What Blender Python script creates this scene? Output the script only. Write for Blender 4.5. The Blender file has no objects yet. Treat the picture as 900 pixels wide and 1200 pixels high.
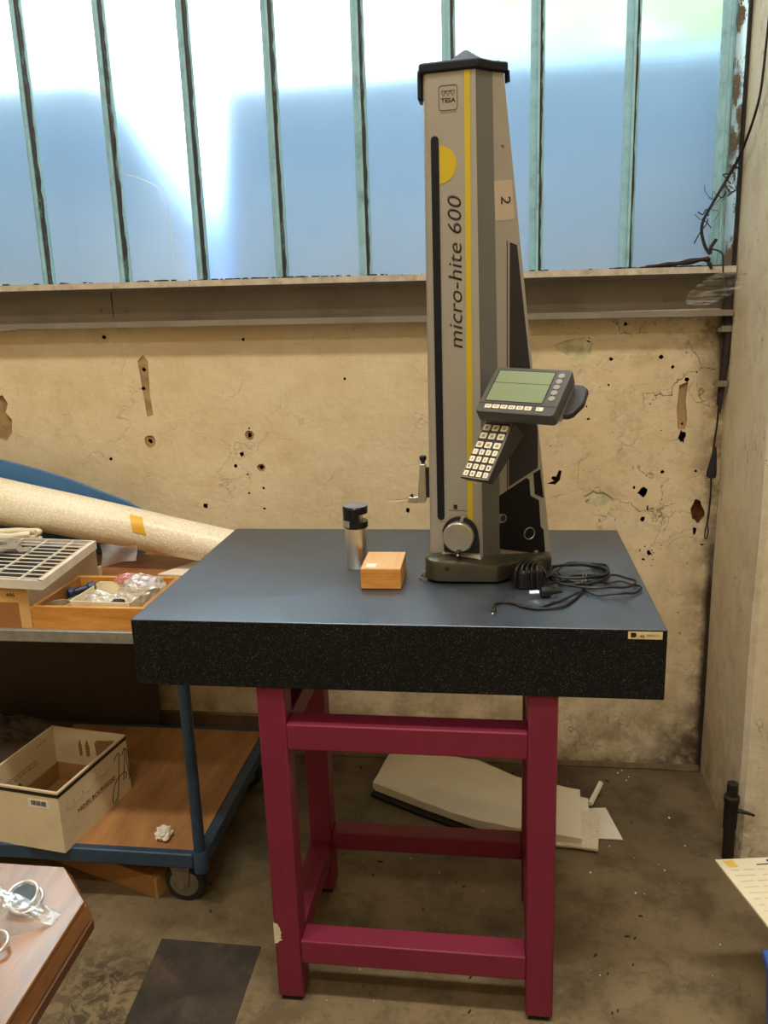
import bpy, bmesh, math, random
from mathutils import Vector, Matrix, noise as mnoise
random.seed(7)
V = Vector
scene = bpy.context.scene
COL = scene.collection

# ------------------------------------------------------------------ camera, world, lights, exposure
cd = bpy.data.cameras.new('camera')
cam = bpy.data.objects.new('camera', cd); COL.objects.link(cam)
cd.sensor_fit = 'HORIZONTAL'; cd.sensor_width = 36.0; cd.lens = 36.0 * 977.32 / 900.0
cd.clip_start = 0.02
PITCH, ROLL, YAW = 0.24349, -0.03381, -0.14355
_f = V((math.sin(YAW) * math.cos(PITCH), math.cos(YAW) * math.cos(PITCH), -math.sin(PITCH)))
_r0 = V((math.cos(YAW), -math.sin(YAW), 0)); _u0 = _r0.cross(_f)
_r = math.cos(ROLL) * _r0 + math.sin(ROLL) * _u0
_u = -math.sin(ROLL) * _r0 + math.cos(ROLL) * _u0
cam.matrix_world = Matrix(((_r.x, _u.x, -_f.x, .70804), (_r.y, _u.y, -_f.y, -1.42857),
                           (_r.z, _u.z, -_f.z, 1.44124), (0, 0, 0, 1)))
scene.camera = cam

scene.view_settings.view_transform = 'Standard'
scene.view_settings.look = 'None'
scene.view_settings.gamma = 1.0
scene.view_settings.use_curve_mapping = False
scene.view_settings.exposure = 0.0

world = bpy.data.worlds.new('sky'); scene.world = world
world.use_nodes = True
_bg = world.node_tree.nodes['Background']
_bg.inputs[0].default_value = (.84, .96, 1.0, 1); _bg.inputs[1].default_value = 9.0

def area(name, loc, sx, sy, power, color, rot=(0, 0, 0)):
    d = bpy.data.lights.new(name, 'AREA'); d.shape = 'RECTANGLE'; d.size = sx; d.size_y = sy
    d.energy = power; d.color = color
    o = bpy.data.objects.new(name, d); COL.objects.link(o); o.location = loc; o.rotation_euler = rot
    return o
WARM = (1.0, .93, .83)
area('ceiling_lamp', (1.3, -1.1, 5.3), 1.5, .3, 106, WARM)
area('ceiling_lamp', (-.9, -1.2, 5.3), 1.5, .3, 86, WARM)
area('ceiling_lamp', (.4, -3.2, 5.3), 1.5, .3, 70, WARM)  # unseen fill lamp, added behind the camera to lift the light

# ------------------------------------------------------------------ materials
def lin(c):
    return tuple(((x / 255) / 12.92 if x / 255 <= .04045 else ((x / 255 + .055) / 1.055) ** 2.4) for x in c)

class NT:
    def __init__(s, name):
        s.m = bpy.data.materials.new(name); s.m.use_nodes = True
        s.t = s.m.node_tree; s.b = s.t.nodes['Principled BSDF']; s.out = s.t.nodes['Material Output']
        s.co = s.t.nodes.new('ShaderNodeTexCoord').outputs['Object']
    def n(s, typ, **kw):
        o = s.t.nodes.new(typ)
        for k, v in kw.items(): setattr(o, k, v)
        return o
    def l(s, a, b): s.t.links.new(a, b)
    def val(s, sock, v):
        if hasattr(v, 'is_output'): s.l(v, sock)
        else: sock.default_value = v
    def mapping(s, scale=(1, 1, 1), rot=(0, 0, 0)):
        o = s.n('ShaderNodeMapping'); o.inputs['Scale'].default_value = scale; o.inputs['Rotation'].default_value = rot
        s.l(s.co, o.inputs[0]); return o.outputs[0]
    def noise(s, scale, detail=4, rough=.55, vec=None, dist=0):
        o = s.n('ShaderNodeTexNoise'); s.l(vec or s.co, o.inputs['Vector'])
        o.inputs['Scale'].default_value = scale; o.inputs['Detail'].default_value = detail
        o.inputs['Roughness'].default_value = rough; o.inputs['Distortion'].default_value = dist
        return o.outputs['Fac']
    def voro(s, scale, feature='F1', vec=None):
        o = s.n('ShaderNodeTexVoronoi', feature=feature); s.l(vec or s.co, o.inputs['Vector'])
        o.inputs['Scale'].default_value = scale; return o.outputs['Distance']
    def ramp(s, fac, a, b, va=0, vb=1):
        o = s.n('ShaderNodeMapRange'); o.clamp = True
        s.val(o.inputs[0], fac); o.inputs[1].default_value = a; o.inputs[2].default_value = b
        o.inputs[3].default_value = va; o.inputs[4].default_value = vb; return o.outputs[0]
    def math(s, op, a, b=0.0):
        o = s.n('ShaderNodeMath', operation=op); s.val(o.inputs[0], a); s.val(o.inputs[1], b); return o.outputs[0]
    def mix(s, fac, a, b, blend='MIX'):
        o = s.n('ShaderNodeMix', data_type='RGBA', blend_type=blend)
        s.val(o.inputs[0], fac)
        for k, v in ((6, a), (7, b)):
            if hasattr(v, 'is_output'): s.l(v, o.inputs[k])
            else: o.inputs[k].default_value = (*v[:3], 1)
        return o.outputs[2]
    def sep(s):
        o = s.n('ShaderNodeSeparateXYZ'); s.l(s.co, o.inputs[0]); return o.outputs
    def bump(s, h, strength=.3, dist=.002):
        o = s.n('ShaderNodeBump'); o.inputs['Strength'].default_value = strength; o.inputs['Distance'].default_value = dist
        s.l(h, o.inputs['Height']); s.l(o.outputs[0], s.b.inputs['Normal'])
    def set(s, color=None, rough=None, metal=None, spec=None):
        if color is not None:
            if hasattr(color, 'is_output'): s.l(color, s.b.inputs['Base Color'])
            else: s.b.inputs['Base Color'].default_value = (*color[:3], 1)
        if rough is not None: s.val(s.b.inputs['Roughness'], rough)
        if metal is not None: s.b.inputs['Metallic'].default_value = metal
        if spec is not None: s.b.inputs['Specular IOR Level'].default_value = spec
        return s.m

def M(name, rgb, rough=.5, metal=0, var=.12, scale=14, bump=0, bscale=150, spec=.5, dirt=None, dirt_amt=.6):
    t = NT(name); c = lin(rgb)
    n = t.ramp(t.noise(scale, 5), .3, .7)
    col = t.mix(n, tuple(x * (1 - var) for x in c), tuple(min(1, x * (1 + var)) for x in c))
    if dirt:
        d = t.ramp(t.noise(scale * .7, 8, .7), .52, .72, 0, dirt_amt)
        col = t.mix(d, col, lin(dirt))
    t.set(col, rough, metal, spec)
    if bump: t.bump(t.noise(bscale, 3), bump)
    return t.m

def wood(name, a, b, axis=0, rough=.5, stretch=12, scale=6, bump=.15):
    t = NT(name)
    sc = [stretch] * 3; sc[axis] = 1.0
    v = t.mapping(sc)
    n1 = t.noise(scale, 5, .6, v, .6); n2 = t.noise(scale * 5, 3, .6, v)
    f = t.math('ADD', t.math('MULTIPLY', t.ramp(n1, .3, .7), .75), t.math('MULTIPLY', n2, .3))
    t.set(t.mix(f, lin(a), lin(b)), rough)
    t.bump(n2, bump, .001); return t.m

def make_wall():
    t = NT('aged_plaster'); x, y, z = t.sep()
    right = t.ramp(x, .55, 1.05)
    base = t.mix(t.ramp(t.noise(1.6, 5), .35, .68), lin((210, 191, 154)), lin((222, 207, 174)))
    base = t.mix(t.ramp(t.noise(7, 9, .68), .46, .72, 0, .4), base, lin((186, 158, 110)))
    mott = t.math('MULTIPLY', t.ramp(t.noise(16, 10, .75), .52, .64), t.math('ADD', t.math('MULTIPLY', right, .25), .08))
    base = t.mix(mott, base, lin((150, 122, 78)))
    fl = t.math('MULTIPLY', t.ramp(t.noise(11, 9, .75), .57, .60), t.math('ADD', t.math('MULTIPLY', right, .6), .05))
    base = t.mix(fl, base, lin((214, 204, 174)))
    nv = t.n('ShaderNodeTexNoise'); t.l(t.co, nv.inputs['Vector']); nv.inputs['Scale'].default_value = 7; nv.inputs['Detail'].default_value = 8
    vm = t.n('ShaderNodeVectorMath', operation='MULTIPLY_ADD'); t.l(nv.outputs['Color'], vm.inputs[0]); vm.inputs[1].default_value = (.30, .30, .30); t.l(t.co, vm.inputs[2])
    amt = t.math('ADD', t.math('MULTIPLY', right, .5), .28)
    ed = t.voro(3.6, 'DISTANCE_TO_EDGE', vm.outputs[0])
    crack = t.math('MULTIPLY', t.math('MULTIPLY', t.ramp(ed, 0, .007, 1, 0), t.ramp(t.noise(4.3, 3), .54, .62)), amt)
    ed2 = t.voro(12, 'DISTANCE_TO_EDGE', vm.outputs[0])
    crack2 = t.math('MULTIPLY', t.math('MULTIPLY', t.ramp(ed2, 0, .018, 1, 0), t.ramp(t.noise(6.1, 4), .56, .64)), amt)
    base = t.mix(crack, base, lin((84, 66, 42))); base = t.mix(crack2, base, lin((110, 88, 56)))
    sp = t.math('MULTIPLY', t.ramp(t.noise(70, 3, .6), .70, .73), t.ramp(t.noise(5, 3), .5, .62))
    sp = t.math('MULTIPLY', sp, t.math('ADD', t.math('MULTIPLY', right, .8), .15))
    base = t.mix(sp, base, lin((70, 52, 34)))
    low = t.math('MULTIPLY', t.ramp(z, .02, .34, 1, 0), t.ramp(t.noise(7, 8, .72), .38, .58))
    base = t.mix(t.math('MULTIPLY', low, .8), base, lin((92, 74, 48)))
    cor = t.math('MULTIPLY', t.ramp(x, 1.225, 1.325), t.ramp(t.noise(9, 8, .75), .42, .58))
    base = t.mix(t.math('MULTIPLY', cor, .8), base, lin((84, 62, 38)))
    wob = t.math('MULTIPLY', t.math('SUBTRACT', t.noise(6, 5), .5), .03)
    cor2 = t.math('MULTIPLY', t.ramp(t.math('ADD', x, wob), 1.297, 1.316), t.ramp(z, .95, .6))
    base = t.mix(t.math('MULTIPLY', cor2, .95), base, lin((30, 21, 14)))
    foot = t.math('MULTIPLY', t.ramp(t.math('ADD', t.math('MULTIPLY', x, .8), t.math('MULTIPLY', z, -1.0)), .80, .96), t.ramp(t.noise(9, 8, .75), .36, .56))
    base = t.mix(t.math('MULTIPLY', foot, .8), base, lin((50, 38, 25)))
    rust = t.math('MULTIPLY', t.ramp(x, 1.08, 1.3), t.math('MULTIPLY', t.ramp(z, 1.18, 1.36), t.ramp(t.noise(7, 8, .75), .42, .56)))
    base = t.mix(t.math('MULTIPLY', rust, .75), base, lin((72, 56, 40)))
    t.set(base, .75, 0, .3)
    h = t.math('ADD', t.noise(24, 9, .65), t.math('MULTIPLY', t.math('ADD', crack, crack2), -1.0))
    h = t.math('ADD', h, t.math('MULTIPLY', fl, -.4))
    t.bump(h, .55, .007); return t.m

def make_floor():
    t = NT('dirty_concrete'); x, y, z = t.sep()
    b = t.mix(t.ramp(t.noise(1.3, 6), .35, .65), lin((112, 98, 74)), lin((136, 119, 88)))
    b = t.mix(t.ramp(t.noise(6, 10, .75), .47, .60, 0, .6), b, lin((74, 62, 45)))
    b = t.mix(t.ramp(t.noise(31, 8, .75, None, 1.2), .58, .66, 0, .55), b, lin((62, 52, 38)))
    b = t.mix(t.ramp(t.noise(15, 8, .7), .62, .7, 0, .35), b, lin((150, 134, 102)))
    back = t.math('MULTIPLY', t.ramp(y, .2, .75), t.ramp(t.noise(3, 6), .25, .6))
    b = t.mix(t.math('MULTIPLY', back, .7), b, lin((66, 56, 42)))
    # dark scuffs in front of the trolley, by the desk
    sx = t.math('MULTIPLY', t.ramp(x, -.32, -.2), t.ramp(x, -.02, -.10))
    sy = t.math('MULTIPLY', t.ramp(y, .14, .05), 1)
    sc = t.math('MULTIPLY', t.math('MULTIPLY', sx, sy), t.ramp(t.noise(17, 7, .75, None, 1.5), .46, .56))
    b = t.mix(t.math('MULTIPLY', sc, .75), b, lin((48, 42, 34)))
    sp = t.math('MULTIPLY', t.ramp(t.voro(22), .03, .06, 1, 0), t.ramp(t.noise(5, 2), .58, .64))
    b = t.mix(sp, b, lin((44, 36, 26)))
    t.set(b, t.ramp(t.noise(4, 5), .3, .7, .42, .7), 0, .35)
    t.bump(t.noise(60, 6, .6), .2, .003); return t.m

def make_granite(name, top):
    t = NT(name)
    n = t.noise(420, 2, .5); n2 = t.noise(150, 3, .6)
    col = t.mix(t.ramp(n, .60, .72), lin((15, 15, 16)), lin((84, 83, 80)))
    col = t.mix(t.ramp(n2, .5, .7, 0, .4), col, lin((10, 10, 11)))
    if top:
        dust = t.ramp(t.noise(3.5, 7, .65), .3, .75, .05, .6)
        col = t.mix(dust, lin((12, 13, 15)), lin((32, 33, 36)))
        t.set(col, t.ramp(t.noise(5, 8, .7), .3, .7, .35, .54), 0, .5); t.b.inputs['IOR'].default_value = 3.1; t.b.inputs['Specular Tint'].default_value = (.72, .83, 1.0, 1)  # blue tint painted into the reflections, standing in for the window's sheen
        t.bump(n2, .08, .0005)
    else:
        t.set(col, .55, 0, .2); t.bump(n, .1, .0005)
    return t.m

def make_frosted():
    t = NT('frosted_glass')
    t.t.nodes.remove(t.b)
    g = t.n('ShaderNodeBsdfGlass'); g.inputs['Color'].default_value = (.95, .985, .99, 1)
    g.inputs['IOR'].default_value = 1.4; g.inputs['Roughness'].default_value = .31
    df = t.n('ShaderNodeBsdfDiffuse'); df.inputs[0].default_value = (.80, .82, .82, 1)
    tl = t.n('ShaderNodeBsdfTranslucent'); tl.inputs[0].default_value = (.80, .84, .86, 1)
    m1 = t.n('ShaderNodeMixShader'); m1.inputs[0].default_value = .55; t.l(df.outputs[0], m1.inputs[1]); t.l(tl.outputs[0], m1.inputs[2])
    m2 = t.n('ShaderNodeMixShader'); x, y, z = t.sep()
    d = t.math('ADD', t.math('MULTIPLY', t.ramp(z, .34, .0), t.ramp(t.noise(6, 5, .6), .3, .8, .10, .34)), t.ramp(t.noise(60, 4, .7), .74, .78, 0, .3))
    t.l(d, m2.inputs[0]); t.l(g.outputs[0], m2.inputs[1]); t.l(m1.outputs[0], m2.inputs[2])
    t.l(m2.outputs[0], t.out.inputs[0]); return t.m

def make_clear(name, tint, amount=.75, rough=.12, bump=True):
    t = NT(name); t.t.nodes.remove(t.b)
    a = t.n('ShaderNodeBsdfTransparent'); a.inputs[0].default_value = (*tint, 1)
    g = t.n('ShaderNodeBsdfGlossy'); g.inputs[0].default_value = (.95, .95, .97, 1); g.inputs['Roughness'].default_value = rough
    d = t.n('ShaderNodeBsdfDiffuse'); d.inputs[0].default_value = (*[min(1, x * .95) for x in tint], 1)
    fr = t.n('ShaderNodeLayerWeight'); fr.inputs[0].default_value = .35
    m0 = t.n('ShaderNodeMixShader'); m0.inputs[0].default_value = 1 - amount
    t.l(a.outputs[0], m0.inputs[1]); t.l(d.outputs[0], m0.inputs[2])
    m1 = t.n('ShaderNodeMixShader'); t.l(fr.outputs['Facing'], m1.inputs[0])
    t.l(m0.outputs[0], m1.inputs[1]); t.l(g.outputs[0], m1.inputs[2])
    if bump:
        bp = t.n('ShaderNodeBump'); bp.inputs['Strength'].default_value = .8; bp.inputs['Distance'].default_value = .004
        t.l(t.noise(55, 4, .6), bp.inputs['Height'])
        t.l(bp.outputs[0], g.inputs['Normal']); t.l(bp.outputs[0], fr.inputs['Normal'])
    t.l(m1.outputs[0], t.out.inputs[0]); return t.m

def make_peeling(name, paint, under, lo=.46, hi=.5, sc=18, stretch=.35):
    t = NT(name); v = t.mapping((1, 1, stretch))
    f = t.ramp(t.noise(sc, 8, .75, v), lo, hi)
    t.set(t.mix(f, lin(under), lin(paint)), .55); t.bump(f, .6, .002); return t.m

def make_bubble():
    t = NT('bubble_wrap'); v = t.mapping((1, 1, 1))
    d = t.voro(125, 'F1', v)
    h = t.ramp(d, .05, .45, 1, 0)
    n = t.noise(5, 5, .6)
    col = t.mix(t.ramp(n, .3, .7), lin((226, 214, 184)), lin((240, 233, 212)))
    col = t.mix(t.ramp(d, .35, .6, 0, .35), col, lin((196, 182, 148)))
    t.set(col, .3, 0, .5); t.bump(h, .35, .003); return t.m

def make_carbon():
    t = NT('carbon_panel'); v = t.mapping((1, 1, 1), (0, .785, .5))
    w = t.n('ShaderNodeTexWave', bands_direction='X'); t.l(v, w.inputs[0]); w.inputs['Scale'].default_value = 110
    t.set(t.mix(w.outputs['Fac'], lin((10, 11, 12)), lin((22, 23, 25))), .5, 0, .2); return t.m

def make_corrugated():
    t = NT('torn_cardboard'); w = t.n('ShaderNodeTexWave', bands_direction='Z'); t.l(t.co, w.inputs[0]); w.inputs['Scale'].default_value = 52
    t.set(t.mix(w.outputs['Fac'], lin((96, 70, 38)), lin((176, 142, 92))), .85); t.bump(w.outputs['Fac'], .6, .002); return t.m

m_wall = make_wall(); m_floor = make_floor()
m_hole = M('hole_shade', (34, 25, 17), .95, var=.4, scale=60, spec=.1)  # dark brown inside the holes: their shade put into the colour
m_rusthole = M('rusty_break', (98, 60, 38), .95, var=.5, scale=45, bump=.8, bscale=90, spec=.1)
m_spall = M('bare_plaster', (158, 130, 88), .9, var=.25, scale=30, bump=.6, bscale=70, dirt=(110, 88, 56))
m_spallg = M('flaked_plaster', (188, 180, 142), .9, var=.25, scale=40, bump=.6, bscale=70, dirt=(130, 120, 90))
def make_pillar():
    t = NT('pillar_plaster'); x, y, z = t.sep()
    b = t.mix(t.ramp(t.noise(3, 6), .35, .68), lin((206, 194, 166)), lin((220, 210, 186)))
    b = t.mix(t.ramp(t.noise(8, 9, .7), .5, .7, 0, .45), b, lin((170, 148, 110)))
    cr = t.math('MULTIPLY', t.ramp(t.noise(22, 4, .6, t.mapping((1, 1, .25)), 1.0), .485, .5), t.ramp(t.noise(22, 4, .6, t.mapping((1, 1, .25)), 1.0), .515, .5))
    cr = t.math('MULTIPLY', cr, t.ramp(t.noise(5, 4), .52, .62))
    b = t.mix(t.math('MULTIPLY', cr, .7), b, lin((112, 92, 62)))
    sp = t.math('MULTIPLY', t.ramp(t.noise(60, 3, .6), .68, .71), t.ramp(t.noise(6, 3), .5, .6))
    b = t.mix(t.math('MULTIPLY', sp, .8), b, lin((66, 52, 36)))
    low = t.math('MULTIPLY', t.ramp(z, .02, .45, 1, 0), t.ramp(t.noise(9, 8, .72), .38, .6))
    b = t.mix(t.math('MULTIPLY', low, .6), b, lin((126, 102, 64)))
    t.set(b, .75, 0, .3); t.bump(t.math('SUBTRACT', t.noise(20, 9, .65), t.math('MULTIPLY', cr, .6)), .6, .008); return t.m
m_pillar = make_pillar()
m_ceil = M('ceiling_paint', (205, 195, 175), .8)
m_room = M('room_paint', (190, 172, 138), .8)
m_grey_room = M('dark_grey_wall', (88, 90, 94), .6)  # plain dark grey for the wall right of the pillar
m_steel = M('painted_steel_beam', (126, 118, 104), .5, var=.12, scale=5, bump=.15, bscale=40, dirt=(84, 70, 50), dirt_amt=.5)
m_lip = M('dusty_sill_edge', (186, 176, 158), .7, var=.2, scale=30, dirt=(90, 78, 62))
m_skirt = M('brown_skirting', (112, 90, 60), .7, var=.2)
m_crumb = M('dark_grime', (42, 34, 28), .95, var=.4, scale=70)
m_teal = M('teal_bar_paint', (144, 190, 202), .45, var=.1, scale=25, dirt=(78, 110, 118), dirt_amt=.6)
m_putty = make_peeling('old_putty', (44, 40, 36), (104, 138, 138), .36, .44, 40, .25)
m_glass = make_frosted()
def make_flaking_glass():
    t = NT('flaking_painted_glass'); v = t.mapping((1, 1, .3))
    f = t.ramp(t.noise(26, 8, .75, v), .50, .54)
    t.set(lin((104, 92, 72)), .7)
    tr = t.n('ShaderNodeBsdfTranslucent'); tr.inputs[0].default_value = (.86, .92, .95, 1)
    m = t.n('ShaderNodeMixShader'); t.l(f, m.inputs[0]); t.l(tr.outputs[0], m.inputs[1]); t.l(t.b.outputs[0], m.inputs[2])
    t.l(m.outputs[0], t.out.inputs[0]); return t.m
m_jamb = make_flaking_glass()
m_outblue = M('outside_blue_paint', (160, 196, 242), .6, var=.05, scale=2)
m_hedge = M('hedge_leaf', (192, 206, 150), .6, var=.2, scale=5)
m_gran = make_granite('granite_side', False); m_grant = make_granite('granite_lapped_top', True)
m_mag = M('magenta_paint', (118, 34, 58), .48, var=.06, scale=6, bump=.05, bscale=60, spec=.4)
m_pad = M('black_rubber', (24, 23, 22), .8)
m_chip = M('bare_primer', (214, 202, 176), .7, var=.15, scale=60)
m_plate = M('brass_plate', (214, 196, 150), .45, var=.1, scale=60)
m_ink = M('black_ink', (22, 20, 18), .6)
m_grayink = M('grey_ink', (150, 134, 100), .6)
m_beige = M('beige_grey_paint', (158, 154, 142), .38, 0.25, var=.03, scale=8, spec=.5)
m_bevel = M('grey_satin_paint', (112, 114, 114), .35, .35, var=.03, scale=8)
m_base = M('dark_olive_metallic', (78, 75, 62), .3, .55, var=.06, scale=20, bump=.03, bscale=300)
m_basetop = m_base
m_black = M('black_plastic', (16, 20, 30), .45, var=.1, spec=.3)
m_matblack = M('matt_black', (17, 17, 18), .55)
m_char = M('charcoal_plastic', (74, 74, 71), .45, var=.05, scale=40, bump=.05, bscale=500)
m_chard = M('dark_charcoal_plastic', (46, 46, 46), .45, var=.05)
m_greyshell = M('light_grey_shell', (152, 148, 136), .45)
m_yellow = M('yellow_print', (190, 166, 26), .45, var=.03)
m_greypanel = M('warm_grey_panel', (46, 44, 44), .5, var=.05, spec=.25)
m_carbon = make_carbon()
m_trim = M('silver_trim', (150, 144, 130), .35, .5)
m_white = M('white_print', (226, 222, 210), .5, var=.03)
m_labelbeige = M('beige_label', (178, 162, 140), .6, var=.04)
m_lcd = M('green_lcd', (124, 138, 106), .3, var=.05, scale=6)
m_key = M('ivory_key', (230, 222, 198), .5, var=.05)
m_roundkey = M('grey_button', (150, 146, 136), .5)
m_alu = M('brushed_aluminium', (196, 192, 182), .32, .9, var=.06, scale=60)
m_sst = M('brushed_stainless', (224, 218, 206), .34, 1.0, var=.08, scale=30)
m_traymetal = M('pale_zinc_wire', (226, 222, 212), .35, .25)
m_bracketgrey = M('bracket_grey', (160, 156, 146), .35, .5)
m_chrome = M('bright_metal', (225, 222, 214), .18, 1.0)
m_glossblack = M('gloss_black', (16, 17, 20), .22)
m_boxw = wood('pale_box_veneer', (206, 158, 104), (224, 184, 134), 1, .45)
m_boxf = wood('orange_pine', (178, 112, 38), (218, 158, 72), 0, .5, 8, 9)
m_cable = M('black_cable', (20, 20, 22), .42)
m_bluetube = M('blue_enamel', (44, 68, 92), .42, var=.2, scale=18, dirt=(28, 44, 60), dirt_amt=.6)
m_deck = wood('worn_plywood', (128, 86, 48), (186, 138, 86), 1, .55, 5, 3)
m_ply = wood('shelf_plywood', (116, 72, 36), (164, 110, 60), 0, .5, 6, 6)
m_galv = M('galvanised_edge', (150, 150, 142), .45, .5, var=.15, scale=40)
m_rubber = M('tyre_rubber', (34, 33, 32), .75)
m_zinc = M('zinc_bracket', (132, 124, 108), .5, .5, var=.15, scale=40)
m_bubble = make_bubble()
m_tape = M('yellow_tape', (222, 170, 40), .45)
m_bluesheet = M('blue_foam', (66, 112, 160), .6, var=.1, scale=12)
m_carton = M('brown_carton', (206, 164, 100), .8, var=.06, scale=12)
m_cartond = M('brown_carton_patch', (150, 100, 54), .8, var=.1, scale=12)
m_cartong = M('greyed_carton', (168, 150, 122), .8, var=.08)  # grey card; also paints the shaded side of the shelf carton
m_hose = M('white_hose', (222, 212, 184), .4)
m_cream = M('cream_cable', (206, 196, 166), .5)
m_greypl = M('grey_plastic', (126, 122, 110), .5)
m_paper = M('white_paper', (226, 220, 204), .8, var=.03)
m_printed = M('printed_sheet', (222, 214, 186), .7, var=.04)
m_drawerw = wood('orange_drawer_wood', (176, 110, 40), (216, 158, 76), 0, .5, 7, 8)
m_drawerb = wood('drawer_side_wood', (140, 92, 44), (186, 132, 74), 1, .5, 7, 8)
m_traywhite = M('ivory_plastic_tray', (222, 210, 178), .5)
m_bag = make_clear('clear_plastic_bag', (.93, .93, .91), .74)
m_bagclear = make_clear('thin_clear_film', (.95, .95, .96), .80, .08)
m_bagred = make_clear('red_tinted_plastic', (.86, .30, .30), .45)
m_bluetool = M('dark_blue_plastic', (30, 40, 78), .4)
m_darkboard = M('dark_brown_board', (62, 50, 36), .6, var=.15, scale=3)
m_whitebox = M('soiled_white_card', (214, 198, 164), .75, var=.06, scale=8, dirt=(176, 156, 116), dirt_amt=.5)
m_innerbrown = M('inner_brown_card', (166, 128, 76), .8, var=.1)
m_torn = make_corrugated()
m_cloth = M('dark_crumpled_cloth', (84, 74, 66), .85, var=.5, scale=16, bump=.6, bscale=40)
m_underbox = M('brown_cardboard', (150, 106, 56), .7, var=.12, scale=16)
m_foam = M('white_foam_sheet', (240, 233, 214), .7, var=.05, scale=8, bump=.25, bscale=60)
m_patch = M('dark_floor_patch', (54, 47, 39), .6, var=.4, scale=14, bump=.4, bscale=70, dirt=(98, 84, 62), dirt_amt=.7)
m_desk = wood('desk_veneer', (92, 58, 30), (150, 102, 54), 1, .26, 9, 5, .03)
m_desk.node_tree.nodes['Principled BSDF'].inputs['IOR'].default_value = 1.75
m_deskedge = wood('desk_edge_wood', (84, 50, 24), (128, 82, 42), 1, .3, 9, 5, .05)
m_brass = M('pale_metal_ring', (226, 224, 218), .25, .7)
m_bluecrate = M('blue_crate', (52, 92, 176), .45)
m_rustpipe = M('rusty_black_pipe', (40, 33, 28), .7, .3, var=.4, scale=40, bump=.4, bscale=90)
m_twig = M('dry_twig', (44, 34, 26), .9, var=.4, scale=60)
m_debris_w = M('white_crumbs', (214, 206, 186), .9)
m_debris_d = M('dark_crumbs', (44, 34, 22), .9)
def make_web():
    t = NT('cobweb'); t.t.nodes.remove(t.b)
    a = t.n('ShaderNodeBsdfTransparent'); d = t.n('ShaderNodeBsdfDiffuse'); d.inputs[0].default_value = (.7, .68, .62, 1)
    m = t.n('ShaderNodeMixShader'); t.l(t.ramp(t.noise(60, 4, .7, t.mapping((.3, .3, 2.5))), .45, .75, .02, .55), m.inputs[0])
    t.l(a.outputs[0], m.inputs[1]); t.l(d.outputs[0], m.inputs[2]); t.l(m.outputs[0], t.out.inputs[0]); return t.m
m_web = make_web()
m_yellowprint = M('yellow_print_block', (222, 190, 84), .6)

# ------------------------------------------------------------------ geometry helpers
def B(): return bmesh.new()

def box(bm, x0, x1, y0, y1, z0, z1, mi=0, T=None):
    vs = [bm.verts.new((T @ V(p)) if T else p) for p in
          ((x0, y0, z0), (x1, y0, z0), (x1, y1, z0), (x0, y1, z0), (x0, y0, z1), (x1, y0, z1), (x1, y1, z1), (x0, y1, z1))]
    for f in ((0, 3, 2, 1), (4, 5, 6, 7), (0, 1, 5, 4), (1, 2, 6, 5), (2, 3, 7, 6), (3, 0, 4, 7)):
        bm.faces.new([vs[i] for i in f]).material_index = mi
    return bm

def loft(bm, rings, mi=0, cap=True, side_mi=None):
    rs = [[bm.verts.new(p) for p in r] for r in rings]
    n = len(rs[0])
    for a, b in zip(rs, rs[1:]):
        for i in range(n):
            f = bm.faces.new((a[i], a[(i + 1) % n], b[(i + 1) % n], b[i]))
            f.material_index = (side_mi or {}).get(i, mi)
    if cap:
        bm.faces.new(list(reversed(rs[0]))).material_index = mi
        bm.faces.new(rs[-1]).material_index = mi
    bmesh.ops.recalc_face_normals(bm, faces=bm.faces)
    return bm

def prism(bm, pts, z0, z1, mi=0):
    return loft(bm, [[(x, y, z0) for x, y in pts], [(x, y, z1) for x, y in pts]], mi)

def slab(bm, pts, vec, mi=0):
    a = [V(p) for p in pts]; v = V(vec)
    return loft(bm, [a, [p + v for p in a]], mi)

def frame_of(axis):
    a = V(axis).normalized(); h = V((0, 0, 1)) if abs(a.z) < .9 else V((1, 0, 0))
    x = h.cross(a).normalized(); return x, a.cross(x), a

def lathe(bm, c, axis, prof, n=24, mi=0):
    x, y, a = frame_of(axis); c = V(c)
    rings = []
    for r, t in prof:
        r = max(r, 1e-5)
        rings.append([c + a * t + (x * math.cos(2 * math.pi * i / n) + y * math.sin(2 * math.pi * i / n)) * r for i in range(n)])
    return loft(bm, rings, mi)

def smooth_path(pts, k=6, closed=False):
    P = [V(p) for p in pts]; n = len(P); out = []
    rng = range(n) if closed else range(n - 1)
    for i in rng:
        g = (lambda j: P[j % n]) if closed else (lambda j: P[max(0, min(n - 1, j))])
        p0, p1, p2, p3 = g(i - 1), g(i), g(i + 1), g(i + 2)
        for s in range(k):
            t = s / k
            out.append(.5 * ((2 * p1) + (p2 - p0) * t + (2 * p0 - 5 * p1 + 4 * p2 - p3) * t * t + (3 * p1 - p0 - 3 * p2 + p3) * t ** 3))
    if not closed: out.append(P[-1])
    return out

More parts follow.
